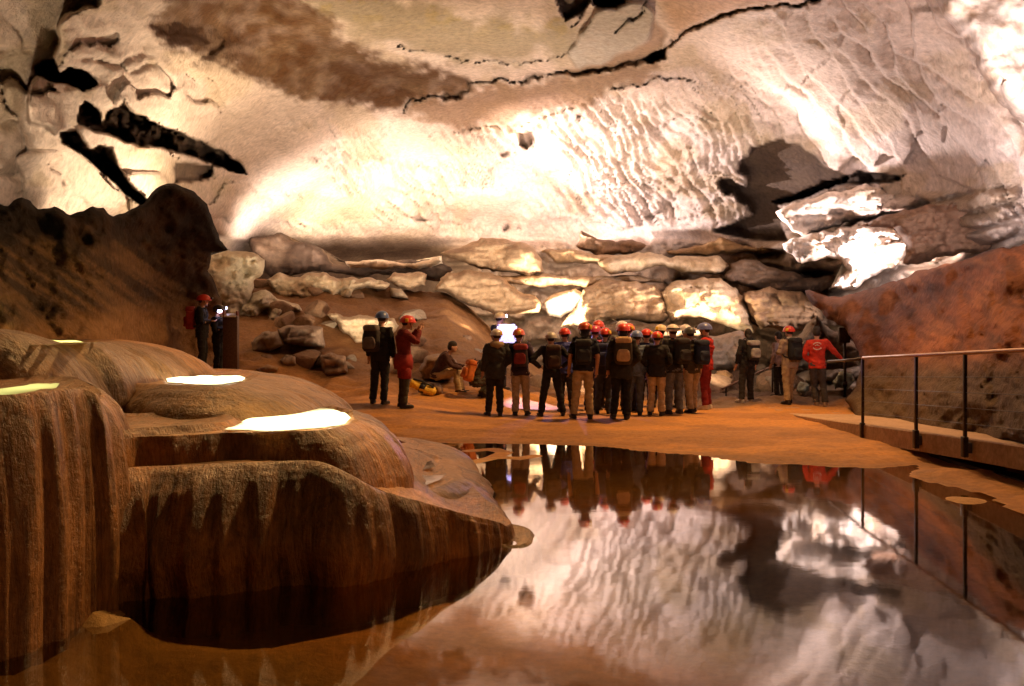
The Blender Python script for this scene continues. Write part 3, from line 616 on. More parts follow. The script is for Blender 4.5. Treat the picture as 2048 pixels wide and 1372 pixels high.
# ---------------------------------------------------------------- flowstone terraces
M_flow = rock_mat("flowstone", None, .42, 2.6, .35, 1.0, .045, .32, (.17, .07, .022), 1.4, (7.0, 1.3), (.12, .075, .05))
M_cap = rock_mat("flowstone_top", None, .6, 3, .35, .6, .03, .4, (.26, .14, .06), 1.2)
flow_root = empty("flowstone", at_z(400, 1150, 0)); tag(flow_root, 'brown flowstone mound with draped sides and stepped rimstone basins beside the pool', 'flowstone')
def spline_closed(p, ds):
    p = np.array(catmull(p, 14)); q = np.vstack([p, p[:1]]); L = np.concatenate([[0], np.cumsum(np.hypot(*np.diff(q[:, :2], axis=0).T))])
    n = max(24, int(L[-1]/ds)); t = np.linspace(0, L[-1], n, endpoint=False)
    return np.stack([np.interp(t, L, q[:, k]) for k in range(q.shape[1])], -1), L[-1]/n
def terrace(name, pl, foot=-.3, ds=.022, K=44, groove=.035, gf=2.2, c=(.33, .18, .08), seed=1, under=0.0, lip=.02, power=1.0, capamp=.03, caps=None):
    """pl: photo corners (px, py, height, width of the draped side); the side hangs from the rim to the foot"""
    pts = [((q[0]-1024)/F*q[4], q[4], q[2], q[3]) if len(q) > 4 else (*XY(q[0], q[1], q[2]), q[2], q[3]) for q in pl]
    A, step = spline_closed(pts, ds)
    if sum(A[i-1, 0]*A[i, 1] - A[i, 0]*A[i-1, 1] for i in range(len(A))) < 0: A = A[::-1].copy()
    A = np.roll(A, -int(np.argmax(A[:, 1] + .3*A[:, 0])), 0)
    n = len(A); T = np.roll(A, -3, 0) - np.roll(A, 3, 0)
    Nn = np.stack([T[:, 1], -T[:, 0]], -1); Nn /= np.linalg.norm(Nn, axis=1)[:, None] + 1e-9
    for _ in range(20): Nn = (np.roll(Nn, 1, 0) + Nn*2 + np.roll(Nn, -1, 0)); Nn /= np.linalg.norm(Nn, axis=1)[:, None] + 1e-9
    s = np.arange(n)*step
    # wander of the rim
    rim = .05*fbm(s*.9, 0, seed, 3, seed) + .02*fbm(s*4, 0, seed+5, 2, seed)
    A[:, :2] += Nn*rim[:, None]
    V, UV, C = [], [], []
    for k in range(K+1):
        f = (k/K); a = f*math.pi/2; H = A[:, 2] - foot
        o_ = A[:, 3]*np.sin(a)**power; z = A[:, 2] - H*(1-np.cos(a))
        g = groove*(fbm(s*gf*2, z*.35, seed, 4, seed+1)*1.0 + .9*(np.abs(vnoise(s*gf*1.1, z*.22, seed+3, seed+2))-.35) - .35)*min(1, f*3.5)*(.4+.6*np.clip(H, .2, 1.2))
        u = -under*sst(.62, .88, f)*np.clip(A[:, 3]/.4, .3, 1)
        V.append(np.stack([A[:, 0] + Nn[:, 0]*(o_+g+u), A[:, 1] + Nn[:, 1]*(o_+g+u), z + lip*math.exp(-(f*9)**2) + .01*fbm(s*3, f*9, seed, 2, seed+4)*min(1, f*4)], -1))
        UV.append(np.stack([s, f*(H + A[:, 3])], -1))
    V = np.concatenate(V); UV = np.concatenate(UV)
    Fq = [(k*n+i, (k+1)*n+i, (k+1)*n+(i+1) % n, k*n+(i+1) % n) for k in range(K) for i in range(n)]
    cw = sst(-.2, .5, fbm(UV[:, 0]*1.3, UV[:, 1]*.6, seed*2.1, 4, seed+7))[:, None]
    C = np.array(c)*(1-cw*.6) + np.array((.11, .055, .025))*cw*.6
    # cap
    B = A[::3]; m = len(B); lo, hi = B[:, :2].min(0), B[:, :2].max(0); st = max(.07, (hi-lo).max()/110)
    Xc, Yc = np.meshgrid(np.arange(lo[0], hi[0], st), np.arange(lo[1], hi[1], st)); Xc = Xc + .3*st*vnoise(Xc*9, Yc*9); bp = [tuple(b[:2]) for b in B]
    kk = sdist(Xc, Yc, bp) > st*.7
    pin = np.concatenate([B[:, :2], np.stack([Xc[kk], Yc[kk]], -1)])
    vv, ee, ff, *_ = delaunay_2d_cdt([Vector(p) for p in pin.tolist()], [(i, (i+1) % m) for i in range(m)], [], 1, 1e-5)
    Ac = np.array([tuple(v) for v in vv]); d2 = ((Ac[:, None, :] - B[None, ::2, :2])**2).sum(-1) + 1e-4
    w = 1/d2**1.5; zc = (w*B[None, ::2, 2]).sum(1)/w.sum(1)
    ed = np.maximum(sdist(Ac[:, 0], Ac[:, 1], bp), 0)
    zc = zc + lip*np.exp(-(ed/.05)**2) + (capamp if caps is None else .006)*fbm(Ac[:, 0]*1.2, Ac[:, 1]*1.2, seed, 4, seed+9)*sst(0, .4, ed)
    if caps is not None: zc = zc - .22*sst(-.01, .05, sdist(Ac[:, 0], Ac[:, 1], caps.q))
    C2 = np.tile(np.array(c)*1.05, (len(Ac), 1)); w2 = sst(-.1, .5, fbm(Ac[:, 0]*1.1, Ac[:, 1]*1.1, seed+2, 4, seed+11))[:, None]*.5
    C2 = C2*(1-w2) + np.array((.22, .115, .05))*w2
    if caps is not None: C2 = caps(Ac, C2)
    V = np.concatenate([V, np.stack([Ac[:, 0], Ac[:, 1], zc], -1)]); UV = np.concatenate([UV, Ac*np.array((.7, .7))])
    base = (K+1)*n; Fq += [tuple(base+i for i in f) for f in ff]
    C = np.concatenate([C, C2])
    o = mesh_np(name, V, Fq, M_flow, None, C, UV); o.parent = flow_root; o.matrix_parent_inverse = Matrix.Translation(-flow_root.location); return o
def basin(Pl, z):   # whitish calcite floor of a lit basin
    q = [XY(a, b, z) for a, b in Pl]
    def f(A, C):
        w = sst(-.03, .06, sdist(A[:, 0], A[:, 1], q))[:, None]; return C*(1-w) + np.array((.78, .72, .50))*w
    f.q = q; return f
POOLS = [([(448,862),(480,845),(520,828),(560,816),(610,813),(650,815),(690,826),(702,836),(690,850),(640,858),(590,862),(545,866),(500,862)], .955),
         ([(333,758),(370,754),(420,751),(470,751),(490,755),(482,764),(455,768),(425,773),(380,770),(338,766)], 1.195),
         ([(-120,800),(-60,790),(0,776),(60,768),(118,766),(112,776),(60,784),(0,794),(-60,806)], 1.335),
         ([(48,685.5),(100,681.5),(150,681.5),(195,683.5),(188,688),(120,689),(55,688)], 1.572)]
FL = (.42, .175, .048)
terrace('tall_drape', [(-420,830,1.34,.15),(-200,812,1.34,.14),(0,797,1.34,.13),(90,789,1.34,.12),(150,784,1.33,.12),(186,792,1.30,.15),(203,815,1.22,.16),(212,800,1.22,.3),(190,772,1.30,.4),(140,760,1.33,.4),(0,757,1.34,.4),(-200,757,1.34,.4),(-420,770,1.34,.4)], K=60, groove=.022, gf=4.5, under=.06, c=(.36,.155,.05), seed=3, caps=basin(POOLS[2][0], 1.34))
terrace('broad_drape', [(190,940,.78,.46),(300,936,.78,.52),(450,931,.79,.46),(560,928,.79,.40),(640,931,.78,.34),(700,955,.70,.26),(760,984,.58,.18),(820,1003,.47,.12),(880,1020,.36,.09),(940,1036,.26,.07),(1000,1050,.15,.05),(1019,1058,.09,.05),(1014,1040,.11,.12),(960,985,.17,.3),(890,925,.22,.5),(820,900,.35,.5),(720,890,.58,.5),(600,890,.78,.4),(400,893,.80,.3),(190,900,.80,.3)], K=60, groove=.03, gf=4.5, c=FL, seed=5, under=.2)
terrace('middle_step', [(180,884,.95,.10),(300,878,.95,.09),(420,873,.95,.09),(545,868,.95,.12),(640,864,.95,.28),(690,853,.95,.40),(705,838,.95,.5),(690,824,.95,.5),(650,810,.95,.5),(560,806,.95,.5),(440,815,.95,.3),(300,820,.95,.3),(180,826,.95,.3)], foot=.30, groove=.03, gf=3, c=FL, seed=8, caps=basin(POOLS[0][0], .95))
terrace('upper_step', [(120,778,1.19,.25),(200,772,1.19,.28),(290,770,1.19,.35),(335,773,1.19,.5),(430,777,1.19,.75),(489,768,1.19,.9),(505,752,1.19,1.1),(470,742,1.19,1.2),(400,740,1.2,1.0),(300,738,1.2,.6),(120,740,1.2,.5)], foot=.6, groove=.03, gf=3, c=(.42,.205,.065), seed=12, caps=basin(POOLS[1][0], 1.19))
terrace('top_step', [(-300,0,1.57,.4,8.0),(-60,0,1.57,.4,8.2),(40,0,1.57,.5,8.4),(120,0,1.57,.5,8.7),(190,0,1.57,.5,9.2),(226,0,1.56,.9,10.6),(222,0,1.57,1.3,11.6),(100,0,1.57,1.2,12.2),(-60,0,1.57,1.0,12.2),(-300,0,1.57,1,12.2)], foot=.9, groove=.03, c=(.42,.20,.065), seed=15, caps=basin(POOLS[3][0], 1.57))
terrace('left_hump', [(-260,0,1.69,.5,7.6),(-60,0,1.70,.6,7.5),(0,0,1.69,.7,7.7),(22,0,1.68,.9,8.3),(0,0,1.68,.6,8.9),(-200,0,1.68,.6,8.9)], foot=.8, groove=.03, c=(.42,.20,.065), seed=18)
terrace('rim_step', [(190,868,.985,.1),(300,861,.985,.12),(400,855,.985,.12),(452,848,.985,.12),(470,836,.985,.15),(420,828,.985,.2),(300,830,.985,.2),(190,836,.985,.2)], foot=.85, groove=.02, K=16, gf=4, c=FL, seed=31)
terrace('tip_step', [(960,1075,.0,.1),(1010,1096,-.01,.1),(1050,1088,.0,.1),(1056,1068,.015,.1),(1030,1056,.03,.1),(990,1050,.05,.1)], foot=-.2, K=14, groove=.01, c=(.42,.25,.13), seed=24, capamp=.02)
terrace('right_shelf', [(740,990,.27,.2),(800,990,.27,.2),(880,968,.27,.3),(896,948,.25,.4),(880,915,.25,.5),(820,880,.3,.8),(740,868,.45,.9),(690,880,.6,.5)], foot=-.1, K=24, groove=.02, c=(.42,.21,.08), seed=27, capamp=.006, lip=.0)
def milky(name, c):
    m = water_mat(name, (1, 1, 1), .01, 5, .03, boost=.55); t = m.node_tree
    mx = [n for n in t.nodes if n.type == 'MIX_SHADER'][0]; tl = N(t, 'ShaderNodeBsdfTranslucent'); tl.inputs[0].default_value = (*c, 1)
    t.links.new(tl.outputs[0], mx.inputs[1]); return m
M_rimwater = milky("milky_basin_water", (.97, .93, .70)); M_greenwater = milky("green_basin_water", (.86, .86, .5)); M_clear = water_mat("puddle_water", (.9, .8, .6), .01, 5, .03, boost=1.6)
def sheet(name, pl, mat, parent):
    q = [Vector((*XY(a, b, z), z)) for a, b, z in pl]
    vv, ee, ff, *_ = delaunay_2d_cdt([v.xy for v in q], [(i, (i+1) % len(q)) for i in range(len(q))], [], 1, 1e-6)
    z = pl[0][2]; o = mesh_np(name, [(v.x, v.y, z) for v in vv], [tuple(f) for f in ff], mat, None, smooth=False)
    o.parent = parent; o.matrix_parent_inverse = Matrix.Translation(-parent.location); return o
for (Pl, z), mt, pw, pc in zip(POOLS, (M_rimwater, M_rimwater, M_greenwater, M_greenwater), (40, 50, 8, 16), ((1, .90, .58), (1, .93, .68), (1, .97, .5), (1, .9, .4))):
    sheet('basin_water', [(a, b, z + .012) for a, b in rough(Pl, 2.5, 8, 5)], mt, flow_root)
    q = np.array([XY(a, b, z) for a, b in Pl]); lo, hi = q.min(0), q.max(0)    # the lamp under the water of a lit basin
    l = bpy.data.lights.new("underwater_lamp", 'AREA'); l.shape = 'RECTANGLE'; l.size = float(hi[0]-lo[0])*.9; l.size_y = float(hi[1]-lo[1])*.9; l.energy = pw*l.size*l.size_y; l.color = pc
    o = bpy.data.objects.new("underwater_lamp", l); COL.objects.link(o); o.location = ((lo[0]+hi[0])/2, (lo[1]+hi[1])/2, z - .16); o.rotation_euler = (math.pi, 0, 0)
for pl in ([(752,966),(800,957),(850,951),(892,949),(880,962),(830,976),(790,987),(762,985)], [(796,940),(835,930),(862,921),(872,934),(830,943)], [(740,884),(790,878),(812,884),(780,892)]):
    sheet('basin_water', [(a, b, .292 if b > 900 else .5) for a, b in rough(pl, 2.5, 8, 5)], M_clear, flow_root)

# loose stones on the clay slope and round the foot of the ledges
rng = random.Random(5); stone_me = []
for k in range(5):
    bm = bmesh.new(); bmesh.ops.create_icosphere(bm, subdivisions=3, radius=.5)
    pl_ = [(Vector((rng.gauss(0,1), rng.gauss(0,1), rng.gauss(0,1))).normalized(), rng.uniform(.26, .42)) for _ in range(11)]
    for v in bm.verts:
        for nrm, dd in pl_:
            q = v.co.dot(nrm)
            if q > dd: v.co -= nrm*(q-dd)
        v.co *= 1 + .05*float(vnoise(v.co.x*6, v.co.y*6, v.co.z*6+k))
    me = bpy.data.meshes.new("stone"); bm.to_mesh(me); bm.free(); me.materials.append(M_stone if k else M_stone2); stone_me.append(me)
def zg_(x, y):
    i = int(np.clip(np.searchsorted(ax, x), 0, len(ax)-1)); j = int(np.clip(np.searchsorted(ay, y), 0, len(ay)-1)); return float(Zg[j, i])
def stone(px, d, size, k):
    X = (px-1024)/F*d; o = bpy.data.objects.new("loose_stone", stone_me[k % 5]); COL.objects.link(o)
    o.scale = (size*rng.uniform(.8, 1.4), size*rng.uniform(.8, 1.2), size*rng.uniform(.55, .9)); o.rotation_euler = (rng.uniform(-.3, .3), rng.uniform(-.3, .3), rng.uniform(0, 6))
    o.location = (X, d, zg_(X, d) + .18*o.scale.z); return o
for k in range(34):
    o = stone(rng.uniform(500, 960), rng.uniform(23, 36), rng.choice((.25, .35, .5, .8)), k)
    tag(o, 'angular brown stone lying loose on the clay slope behind the visitors', 'stone', 'loose stones on the clay slope')
for k in range(22):
    o = stone(rng.uniform(1010, 1620), rng.uniform(25, 31), rng.choice((.4, .6, .9, 1.2)), k)
    tag(o, 'angular stone fallen at the foot of the ledges behind the crowd', 'stone', 'fallen stones below the ledges')
# ---------------------------------------------------------------- people
_mat = {}
def cloth(c, rough_=.85, var=.22, scale=14, bump=.5):
    k = (tuple(c), rough_)
    if k not in _mat: _mat[k] = plain("cloth", c, rough_, 0, var, scale, .25, bump)
    return _mat[k]
SKIN = plain("skin", (.50, .27, .17), .55, 0, .1, 20)
HAIR = plain("hair", (.025, .017, .012), .6, 0, .4, 60, .3, .6)
def shellmat(c): 
    k = ('h', tuple(c))
    if k not in _mat: _mat[k] = plain("helmet_shell", c, .32, 0, .12, 9, .5)
    return _mat[k]
RUBBER = plain("boot_rubber", (.03, .024, .02), .6, 0, .3, 30)
LENS = plain("lamp_lens", (.8, .8, .75), .1, 0, .05)
BLACKP = plain("black_plastic", (.02, .02, .022), .4, 0, .2)
YEL = plain("yellow_plastic", (.75, .48, .05), .45, 0, .15)
WEB = plain("webbing", (.03, .03, .035), .85, 0, .3, 60)
dg_cache = {}
def fuse(mb, voxel, smooth=3, wr=0.0, seed=1, extra=None, wfreq=(7, 7, 13)):
    me = bpy.data.meshes.new("tmp"); me.from_pydata(mb.v, [], mb.f); me.update()
    o = bpy.data.objects.new("tmp", me); COL.objects.link(o)
    r = o.modifiers.new("r", 'REMESH'); r.mode = 'VOXEL'; r.voxel_size = voxel
    if smooth: q = o.modifiers.new("s", 'SMOOTH'); q.iterations = smooth; q.factor = .5
    d = bpy.context.evaluated_depsgraph_get(); ev = o.evaluated_get(d)
    m2 = bpy.data.meshes.new_from_object(ev); n = len(m2.vertices)
    V = np.zeros(n*3); m2.vertices.foreach_get("co", V); V = V.reshape(-1, 3)
    Nn = np.zeros(n*3); m2.vertices.foreach_get("normal", Nn); Nn = Nn.reshape(-1, 3)
    if wr:
        f = fbm(V[:, 0]*wfreq[0] + V[:, 2]*3, V[:, 1]*wfreq[1], V[:, 2]*wfreq[2], 3, seed)
        f = f - .9*np.exp(-(fbm(V[:, 0]*4 + V[:, 2]*5, V[:, 1]*4, V[:, 2]*7, 2, seed+5)/.12)**2)
        V = V + Nn*(wr*f)[:, None]
    F2 = [tuple(p.vertices) for p in m2.polygons]
    bpy.data.objects.remove(o); bpy.data.meshes.remove(me); bpy.data.meshes.remove(m2)
    V = V.tolist()
    if extra is not None:
        b = len(V); V += [tuple(v) for v in extra.v]; F2 += [tuple(b+i for i in f) for f in extra.f]
    out = bpy.data.meshes.new("figure"); out.from_pydata(V, [], F2); out.polygons.foreach_set("use_smooth", [True]*len(F2)); out.update()
    out.materials.append(SKIN); return out
def put(name, me, mat, parent, label=None):
    o = bpy.data.objects.new(name, me); COL.objects.link(o); o.parent = parent
    if not me.materials: me.materials.append(mat)
    o.material_slots[0].link = 'OBJECT'; o.material_slots[0].material = mat
    if label: o["label"] = label
    return o
def lerp(a, b, t): return Vector(a).lerp(Vector(b), t)
def hand(mb, fin, w, e, curl=.6, side=1):
    w, e = Vector(w), Vector(e); d = (w-e).normalized(); up = Vector((0, 1, 0)) if abs(d.y) < .8 else Vector((0, 0, 1))
    s = d.cross(up).normalized()*side; n = s.cross(d).normalized()*side
    s, n = n, s          # thumb leaves forward, the palm faces the body
    mb.tube([w - d*.02, w + d*.03, w + d*.085, w + d*.095], [(.026, .020), (.034, .017), (.040, .015), (.03, .01)], 10)
    for k, L in enumerate((.072, .082, .076, .060)):
        b = w + d*.082 + s*(.030 - .020*k); a1 = d; a2 = (d*math.cos(curl) - n*math.sin(curl)*side).normalized(); a3 = (d*math.cos(1.8*curl) - n*math.sin(1.8*curl)*side).normalized()
        p1 = b + a1*L*.45; p2 = p1 + a2*L*.33; p3 = p2 + a3*L*.28
        fin.tube([b - a1*.02, b, p1, p2, p3], [.0095, .0095, .0088, .008, .0055], 7)
    b = w + d*.03 + s*.026; t1 = (d*.75 + s*.65).normalized()
    fin.tube([b - t1*.01, b + t1*.03, b + t1*.03 + d*.032, b + t1*.03 + d*.055], [.012, .011, .0095, .006], 7)
STAND = dict(tor=[(0,0,.86),(0,0,.95),(0,.015,1.08),(0,-.015,1.26),(0,-.01,1.37),(0,0,1.43)], neck=(0,.0,1.47), head=(0,.03,1.60),
    hip=.09, legs=[((.10,.02,.49),(.115,-.02,.09)), ((-.10,.03,.49),(-.12,.0,.09))], toes=[(.03,.2),(-.04,.2)])
def arms(k):
    d = dict(down=((.245,-.04,1.13),(.25,.05,.88)), pocket=((.285,-.07,1.13),(.165,.12,.97)), akimbo=((.43,-.07,1.16),(.22,.02,1.02)),
             folded=((.255,.03,1.13),(.0,.19,1.16)), photo=((.27,.17,1.24),(.09,.29,1.46)), strap=((.29,-.05,1.15),(.15,.14,1.27)),
             rail=((.36,.10,1.18),(.52,.30,1.02)), point=((.34,.22,1.30),(.38,.50,1.36)), fwd=((.26,.10,1.15),(.18,.34,1.10)))
    return d[k]
def mk(pose, aR='down', aL='down', sleeve=1.0, hem=.80, bulk=0.0, wide=0.0, seed=1):
    """one figure: continuous skin, jacket, trousers and the two boot meshes"""
    p = dict(STAND); p.update(pose); mir = lambda v: (-v[0], v[1], v[2])
    A = p.get('arms') or [arms(aR), tuple(mir(v) for v in arms(aL))]
    T = [Vector(v) for v in p['tor']]; nk, hd = Vector(p['neck']), Vector(p['head'])
    sh0 = T[4]; ax_ = Vector(p.get('shax', (1, 0, 0))); SH = [sh0 + ax_*.175 + Vector((0, 0, .02)), sh0 - ax_*.175 + Vector((0, 0, .02))]
    hx = Vector(p.get('hpax', (1, 0, 0))); HP = [T[0] + hx*p['hip'] + Vector((0, 0, .02)), T[0] - hx*p['hip'] + Vector((0, 0, .02))]
    legs = []
    for i, (kn, an) in enumerate(p['legs']):
        s = 1 if i == 0 else -1; legs.append((Vector(kn) + Vector((s*wide*.55, 0, 0)), Vector(an) + Vector((s*wide, 0, 0))))
    fw = Vector(p.get('fwd', (0, 1, 0)))
    b, fin = MB(), MB()
    tr = [(.145,.105),(.16,.115),(.135,.10),(.16,.115),(.155,.10),(.10,.08)]
    b.tube(T, tr, 16); b.tube([T[4], T[5], nk, lerp(nk, hd, .6)], [(.10,.08), (.07,.065), .054, .052], 12)
    b.ball(hd, (.076, .094, .112), 16, 12); b.ball(hd + fw*.025 - Vector((0, 0, .062)), (.056, .066, .05), 12, 8)
    b.tube([hd + fw*.082 + Vector((0, 0, .018)), hd + fw*.112 - Vector((0, 0, .022)), hd + fw*.088 - Vector((0, 0, .03))], [.010, .016, .012], 8)
    b.ball(hd + fw*.085 - Vector((0, 0, .062)), (.024, .014, .010), 8, 6)
    sd_ = Vector((fw.y, -fw.x, 0))
    for s in (1, -1): b.ball(hd + sd_*.078*s - Vector((0, 0, .005)), (.014, .020, .032), 8, 6)
    for i in (0, 1):
        S0, (E, Wr) = SH[i], A[i]; E, Wr = Vector(E), Vector(Wr)
        b.tube([lerp(T[4], S0, .3), S0, lerp(S0, E, .5), E], [.06, .060, .048, .041], 12); b.tube([lerp(E, S0, .1), E, lerp(E, Wr, .35), Wr], [.041, .041, .040, .027], 12)
        hand(b, fin, Wr, E, p.get('curl', .55), 1 if i == 0 else -1)
        K, An = legs[i]; H = HP[i]
        b.tube([H + Vector((0, 0, .06)), H, lerp(H, K, .5), K], [.085, .088, .075, .056], 12); b.tube([lerp(K, H, .1), K, lerp(K, An, .3), An], [.055, .054, .056, .036], 12)
        tx, ty = p['toes'][i]; b.tube([An + Vector((0, 0, .02)), An - Vector((0, 0, .03)), An + Vector((tx*.6, ty*.6, -.055)), An + Vector((tx*.9, ty*.9, -.06))], [.036, .042, .04, .025], 10)
    body = fuse(b, .0115, 3, 0, seed, fin)
    j = MB(); B = bulk; hz = T[0] + (T[0]-T[1]).normalized()*(.86-hem)
    j.tube([hz, lerp(hz, T[1], .6), T[1], T[2], T[3], T[4], T[5], lerp(T[5], nk, .7)], [(.185+B,.145+B), (.19+B,.145+B), (.185+B,.14+B), (.172+B,.13+B), (.19+B,.145+B), (.185+B*.8,.13+B*.8), (.12,.10), (.078,.078)], 18)
    for i in (0, 1):
        S0, (E, Wr) = SH[i], A[i]; E, Wr = Vector(E), Vector(Wr)
        if sleeve >= 1:
            j.tube([lerp(T[4], S0, .35), S0, lerp(S0, E, .5), E], [.08+B*.4, .082+B*.4, .068+B*.4, .060+B*.4], 12); j.tube([lerp(E, S0, .15), E, lerp(E, Wr, .5), lerp(E, Wr, .97)], [.060+B*.4, .062+B*.4, .054+B*.3, .044+B*.2], 12)
        else:
            j.tube([lerp(T[4], S0, .35), S0, lerp(S0, E, .35), lerp(S0, E, .85)], [.08, .082, .075, .072], 12)
    jac = fuse(j, .013, 2, .011, seed+3)
    t = MB(); t.tube([T[0] - Vector((0, 0, .03)), T[0] + Vector((0, 0, .03)), lerp(T[1], T[2], .2)], [(.165,.135), (.172,.14), (.15,.12)], 16)
    for i in (0, 1):
        K, An = legs[i]; H = HP[i]
        t.tube([H + Vector((0, 0, .07)), H, lerp(H, K, .5), K], [.098, .104, .094, .080], 12); t.tube([lerp(K, H, .12), K, lerp(K, An, .4), lerp(K, An, .75), lerp(K, An, 1.02)], [.080, .080, .076, .072, .074], 12)
    tro = fuse(t, .013, 2, .010, seed+6, None, (9, 9, 15))
    bts = []
    for i in (0, 1):
        K, An = legs[i]; tx, ty = p['toes'][i]; q = MB(); d = Vector((tx, ty, 0)).normalized(); hgt = p.get('boot', .10)
        q.tube([lerp(An, K, hgt/.4), An, An - Vector((0, 0, .03))], [.062, .055, .056], 12)
        q.tube([An - d*.075 - Vector((0, 0, .05)), An - d*.03 - Vector((0, 0, .045)), An + d*.08 - Vector((0, 0, .05)), An + d*.155 - Vector((0, 0, .056)), An + d*.19 - Vector((0, 0, .06))], [(.03,.03), (.045,.045), (.05,.04), (.046,.034), (.02,.02)], 12)
        q.tube([An - d*.08 - Vector((0, 0, .078)), An + d*.06 - Vector((0, 0, .078)), An + d*.19 - Vector((0, 0, .078))], [(.04,.012), (.05,.012), (.036,.012)], 10)
        bts.append(fuse(q, .010, 2, 0, seed))
    return dict(body=body, jacket=jac, trousers=tro, boots=bts, head=hd, fwd=fw, tor=T)
def helmet_mesh():
    m = MB(); V = []; n, k = 28, 9
    for i in range(k+1):
        a = math.pi/2*i/k
        for q in range(n):
            w = 2*math.pi*q/n; rib = 1 + (.022 if abs(math.cos(w)) < .25 else 0)*math.sin(a)
            V.append((.124*math.sin(a)*math.cos(w)*rib, .150*math.sin(a)*math.sin(w)*rib, .118*math.cos(a)*rib))
    Fc = [(i*n+q, (i+1)*n+q, (i+1)*n+(q+1) % n, i*n+(q+1) % n) for i in range(k) for q in range(n)]
    b = len(V)                    # short peak all round, longer in front, then the inside
    for r, z in ((1.07, -.012), (1.06, -.02), (.93, -.012), (.0, .09)):
        for q in range(n):
            w = 2*math.pi*q/n; pk = 1 + .10*max(0, math.sin(w))**3 if r > 1 else 1
            V.append((.124*r*pk*math.cos(w), .150*r*pk*math.sin(w), z))
    for i in range(-1, 3):
        a0 = k*n if i == -1 else b+i*n; a1 = b if i == -1 else b+(i+1)*n
        Fc += [(a0+q, a1+q, a1+(q+1) % n, a0+(q+1) % n) for q in range(n)]
    m.add(V, Fc); me = bpy.data.meshes.new("helmet"); me.from_pydata(m.v, [], m.f); me.polygons.foreach_set("use_smooth", [True]*len(m.f)); me.update(); me.materials.append(YEL); return me
HELM = helmet_mesh()
def simple(build, mat):
    m = MB(); build(m); me = bpy.data.meshes.new("piece"); me.from_pydata(m.v, [], m.f); me.polygons.foreach_set("use_smooth", [True]*len(m.f)); me.update(); me.materials.append(mat); return me
LAMPM = simple(lambda m: (m.box((0, .165, .03), (.06, .035, .045), None, .008), m.tube([(0, .18, .03), (0, .195, .03)], [.02, .022], 12)), BLACKP)
LENSM = simple(lambda m: m.tube([(0, .194, .03), (0, .199, .03)], [.019, .017], 12), LENS)
BADGEM = simple(lambda m: m.box((0, -.148, .028), (.062, .022, .07), Matrix.Rotation(-.25, 3, 'X'), .006), YEL)
STRAPM = simple(lambda m: (m.tube([(.10, .02, -.02), (.085, .05, -.09), (.04, .075, -.15), (-.04, .075, -.15), (-.085, .05, -.09), (-.10, .02, -.02)], [.006]*6, 6)), WEB)
HAIRM = simple(lambda m: (m.ball((0, -.022, -.005), (.084, .090, .098), 18, 12), m.ball((0, .0, .045), (.084, .10, .082), 18, 12)), HAIR)
LONGM = simple(lambda m: (m.ball((0, -.03, -.02), (.086, .088, .11), 16, 10), m.tube([(0, -.07, -.05), (0, -.095, -.14), (0, -.10, -.24)], [(.08, .04), (.075, .035), (.03, .02)], 12)), HAIR)
def pack_mesh(w, d, h, seed):
    """rounded rucksack body with sagging cloth"""
    m = MB(); n, k = 40, 26; V = []
    for i in range(k+1):
        v = i/k; a = math.pi*(v-.5)
        for q in range(n):
            u = 2*math.pi*q/n; e = .45
            sg = lambda t: math.copysign(abs(t)**e, t)
            cz = sg(math.sin(a)); cr = abs(math.cos(a))**.35
            V.append((w/2*cr*sg(math.cos(u))*(1-.14*max(0, cz)**2), d/2*cr*sg(math.sin(u))*(1 + .18*(-cz) if math.sin(u) < 0 else 1), h/2*(cz+1)))
    V = np.array(V); f = fbm(V[:, 0]*9, V[:, 1]*9, V[:, 2]*14, 3, seed); V[:, 1] += .012*f; V[:, 0] += .008*f
    Fc = [(i*n+q, i*n+(q+1) % n, (i+1)*n+(q+1) % n, (i+1)*n+q) for i in range(k) for q in range(n)]
    me = bpy.data.meshes.new("pack"); me.from_pydata(V.tolist(), [], Fc); me.polygons.foreach_set("use_smooth", [True]*len(Fc)); me.update(); me.materials.append(WEB); return me
PACKB = [pack_mesh(.32, .19, .47, 3), pack_mesh(.29, .17, .42, 9)]
PACKP = pack_mesh(.23, .08, .22, 5); PACKL = pack_mesh(.29, .19, .12, 7)
PSTRAP = [simple(lambda m, s=s: m.tube([(s*.09, .085, .40), (s*.10, .12, .48), (s*.11, .20, .50), (s*.125, .29, .42), (s*.13, .325, .30), (s*.15, .29, .16), (s*.16, .18, .08), (s*.14, .08, .06)], [(.026, .008)]*8, 8), WEB) for s in (1, -1)]
PLOOP = simple(lambda m: m.tube([(-.03, .06, .45), (-.02, .05, .50), (.02, .05, .50), (.03, .06, .45)], .008, 8), WEB)
def backpack(per, label, c, c2=None, kind=0, offx=0, z=.98, tilt=0, y=-.235, straps=True):
    e = empty("backpack", (0, 0, 0)); s = per.scale[0]; R = Matrix.Rotation(per.rotation_euler[2], 4, 'Z')
    e.location = per.location + (R @ Vector((offx, y, z)))*s; e.rotation_euler = (tilt, 0, per.rotation_euler[2]); e.scale = (s, s, s); e.rotation_mode = 'XYZ'
    tag(e, label, "backpack", "rucksacks worn by the visitors")
    put("bag_body", PACKB[kind], cloth(c, .75), e)
    o = put("pocket", PACKP, cloth(c2 or tuple(x*.8 for x in c), .75), e); o.location = (0, -.105, .06)
    o = put("top_flap", PACKL, cloth(c2 or c, .75), e); o.location = (0, -.005, .385 if kind == 0 else .34)
    if straps:
        for q in PSTRAP: put("strap", q, WEB, e)
    put("grab_loop", PLOOP, WEB, e); return e
FIG = {}
def fig(key, *a, **k):
    if key not in FIG: FIG[key] = mk(*a, **k)
    return FIG[key]
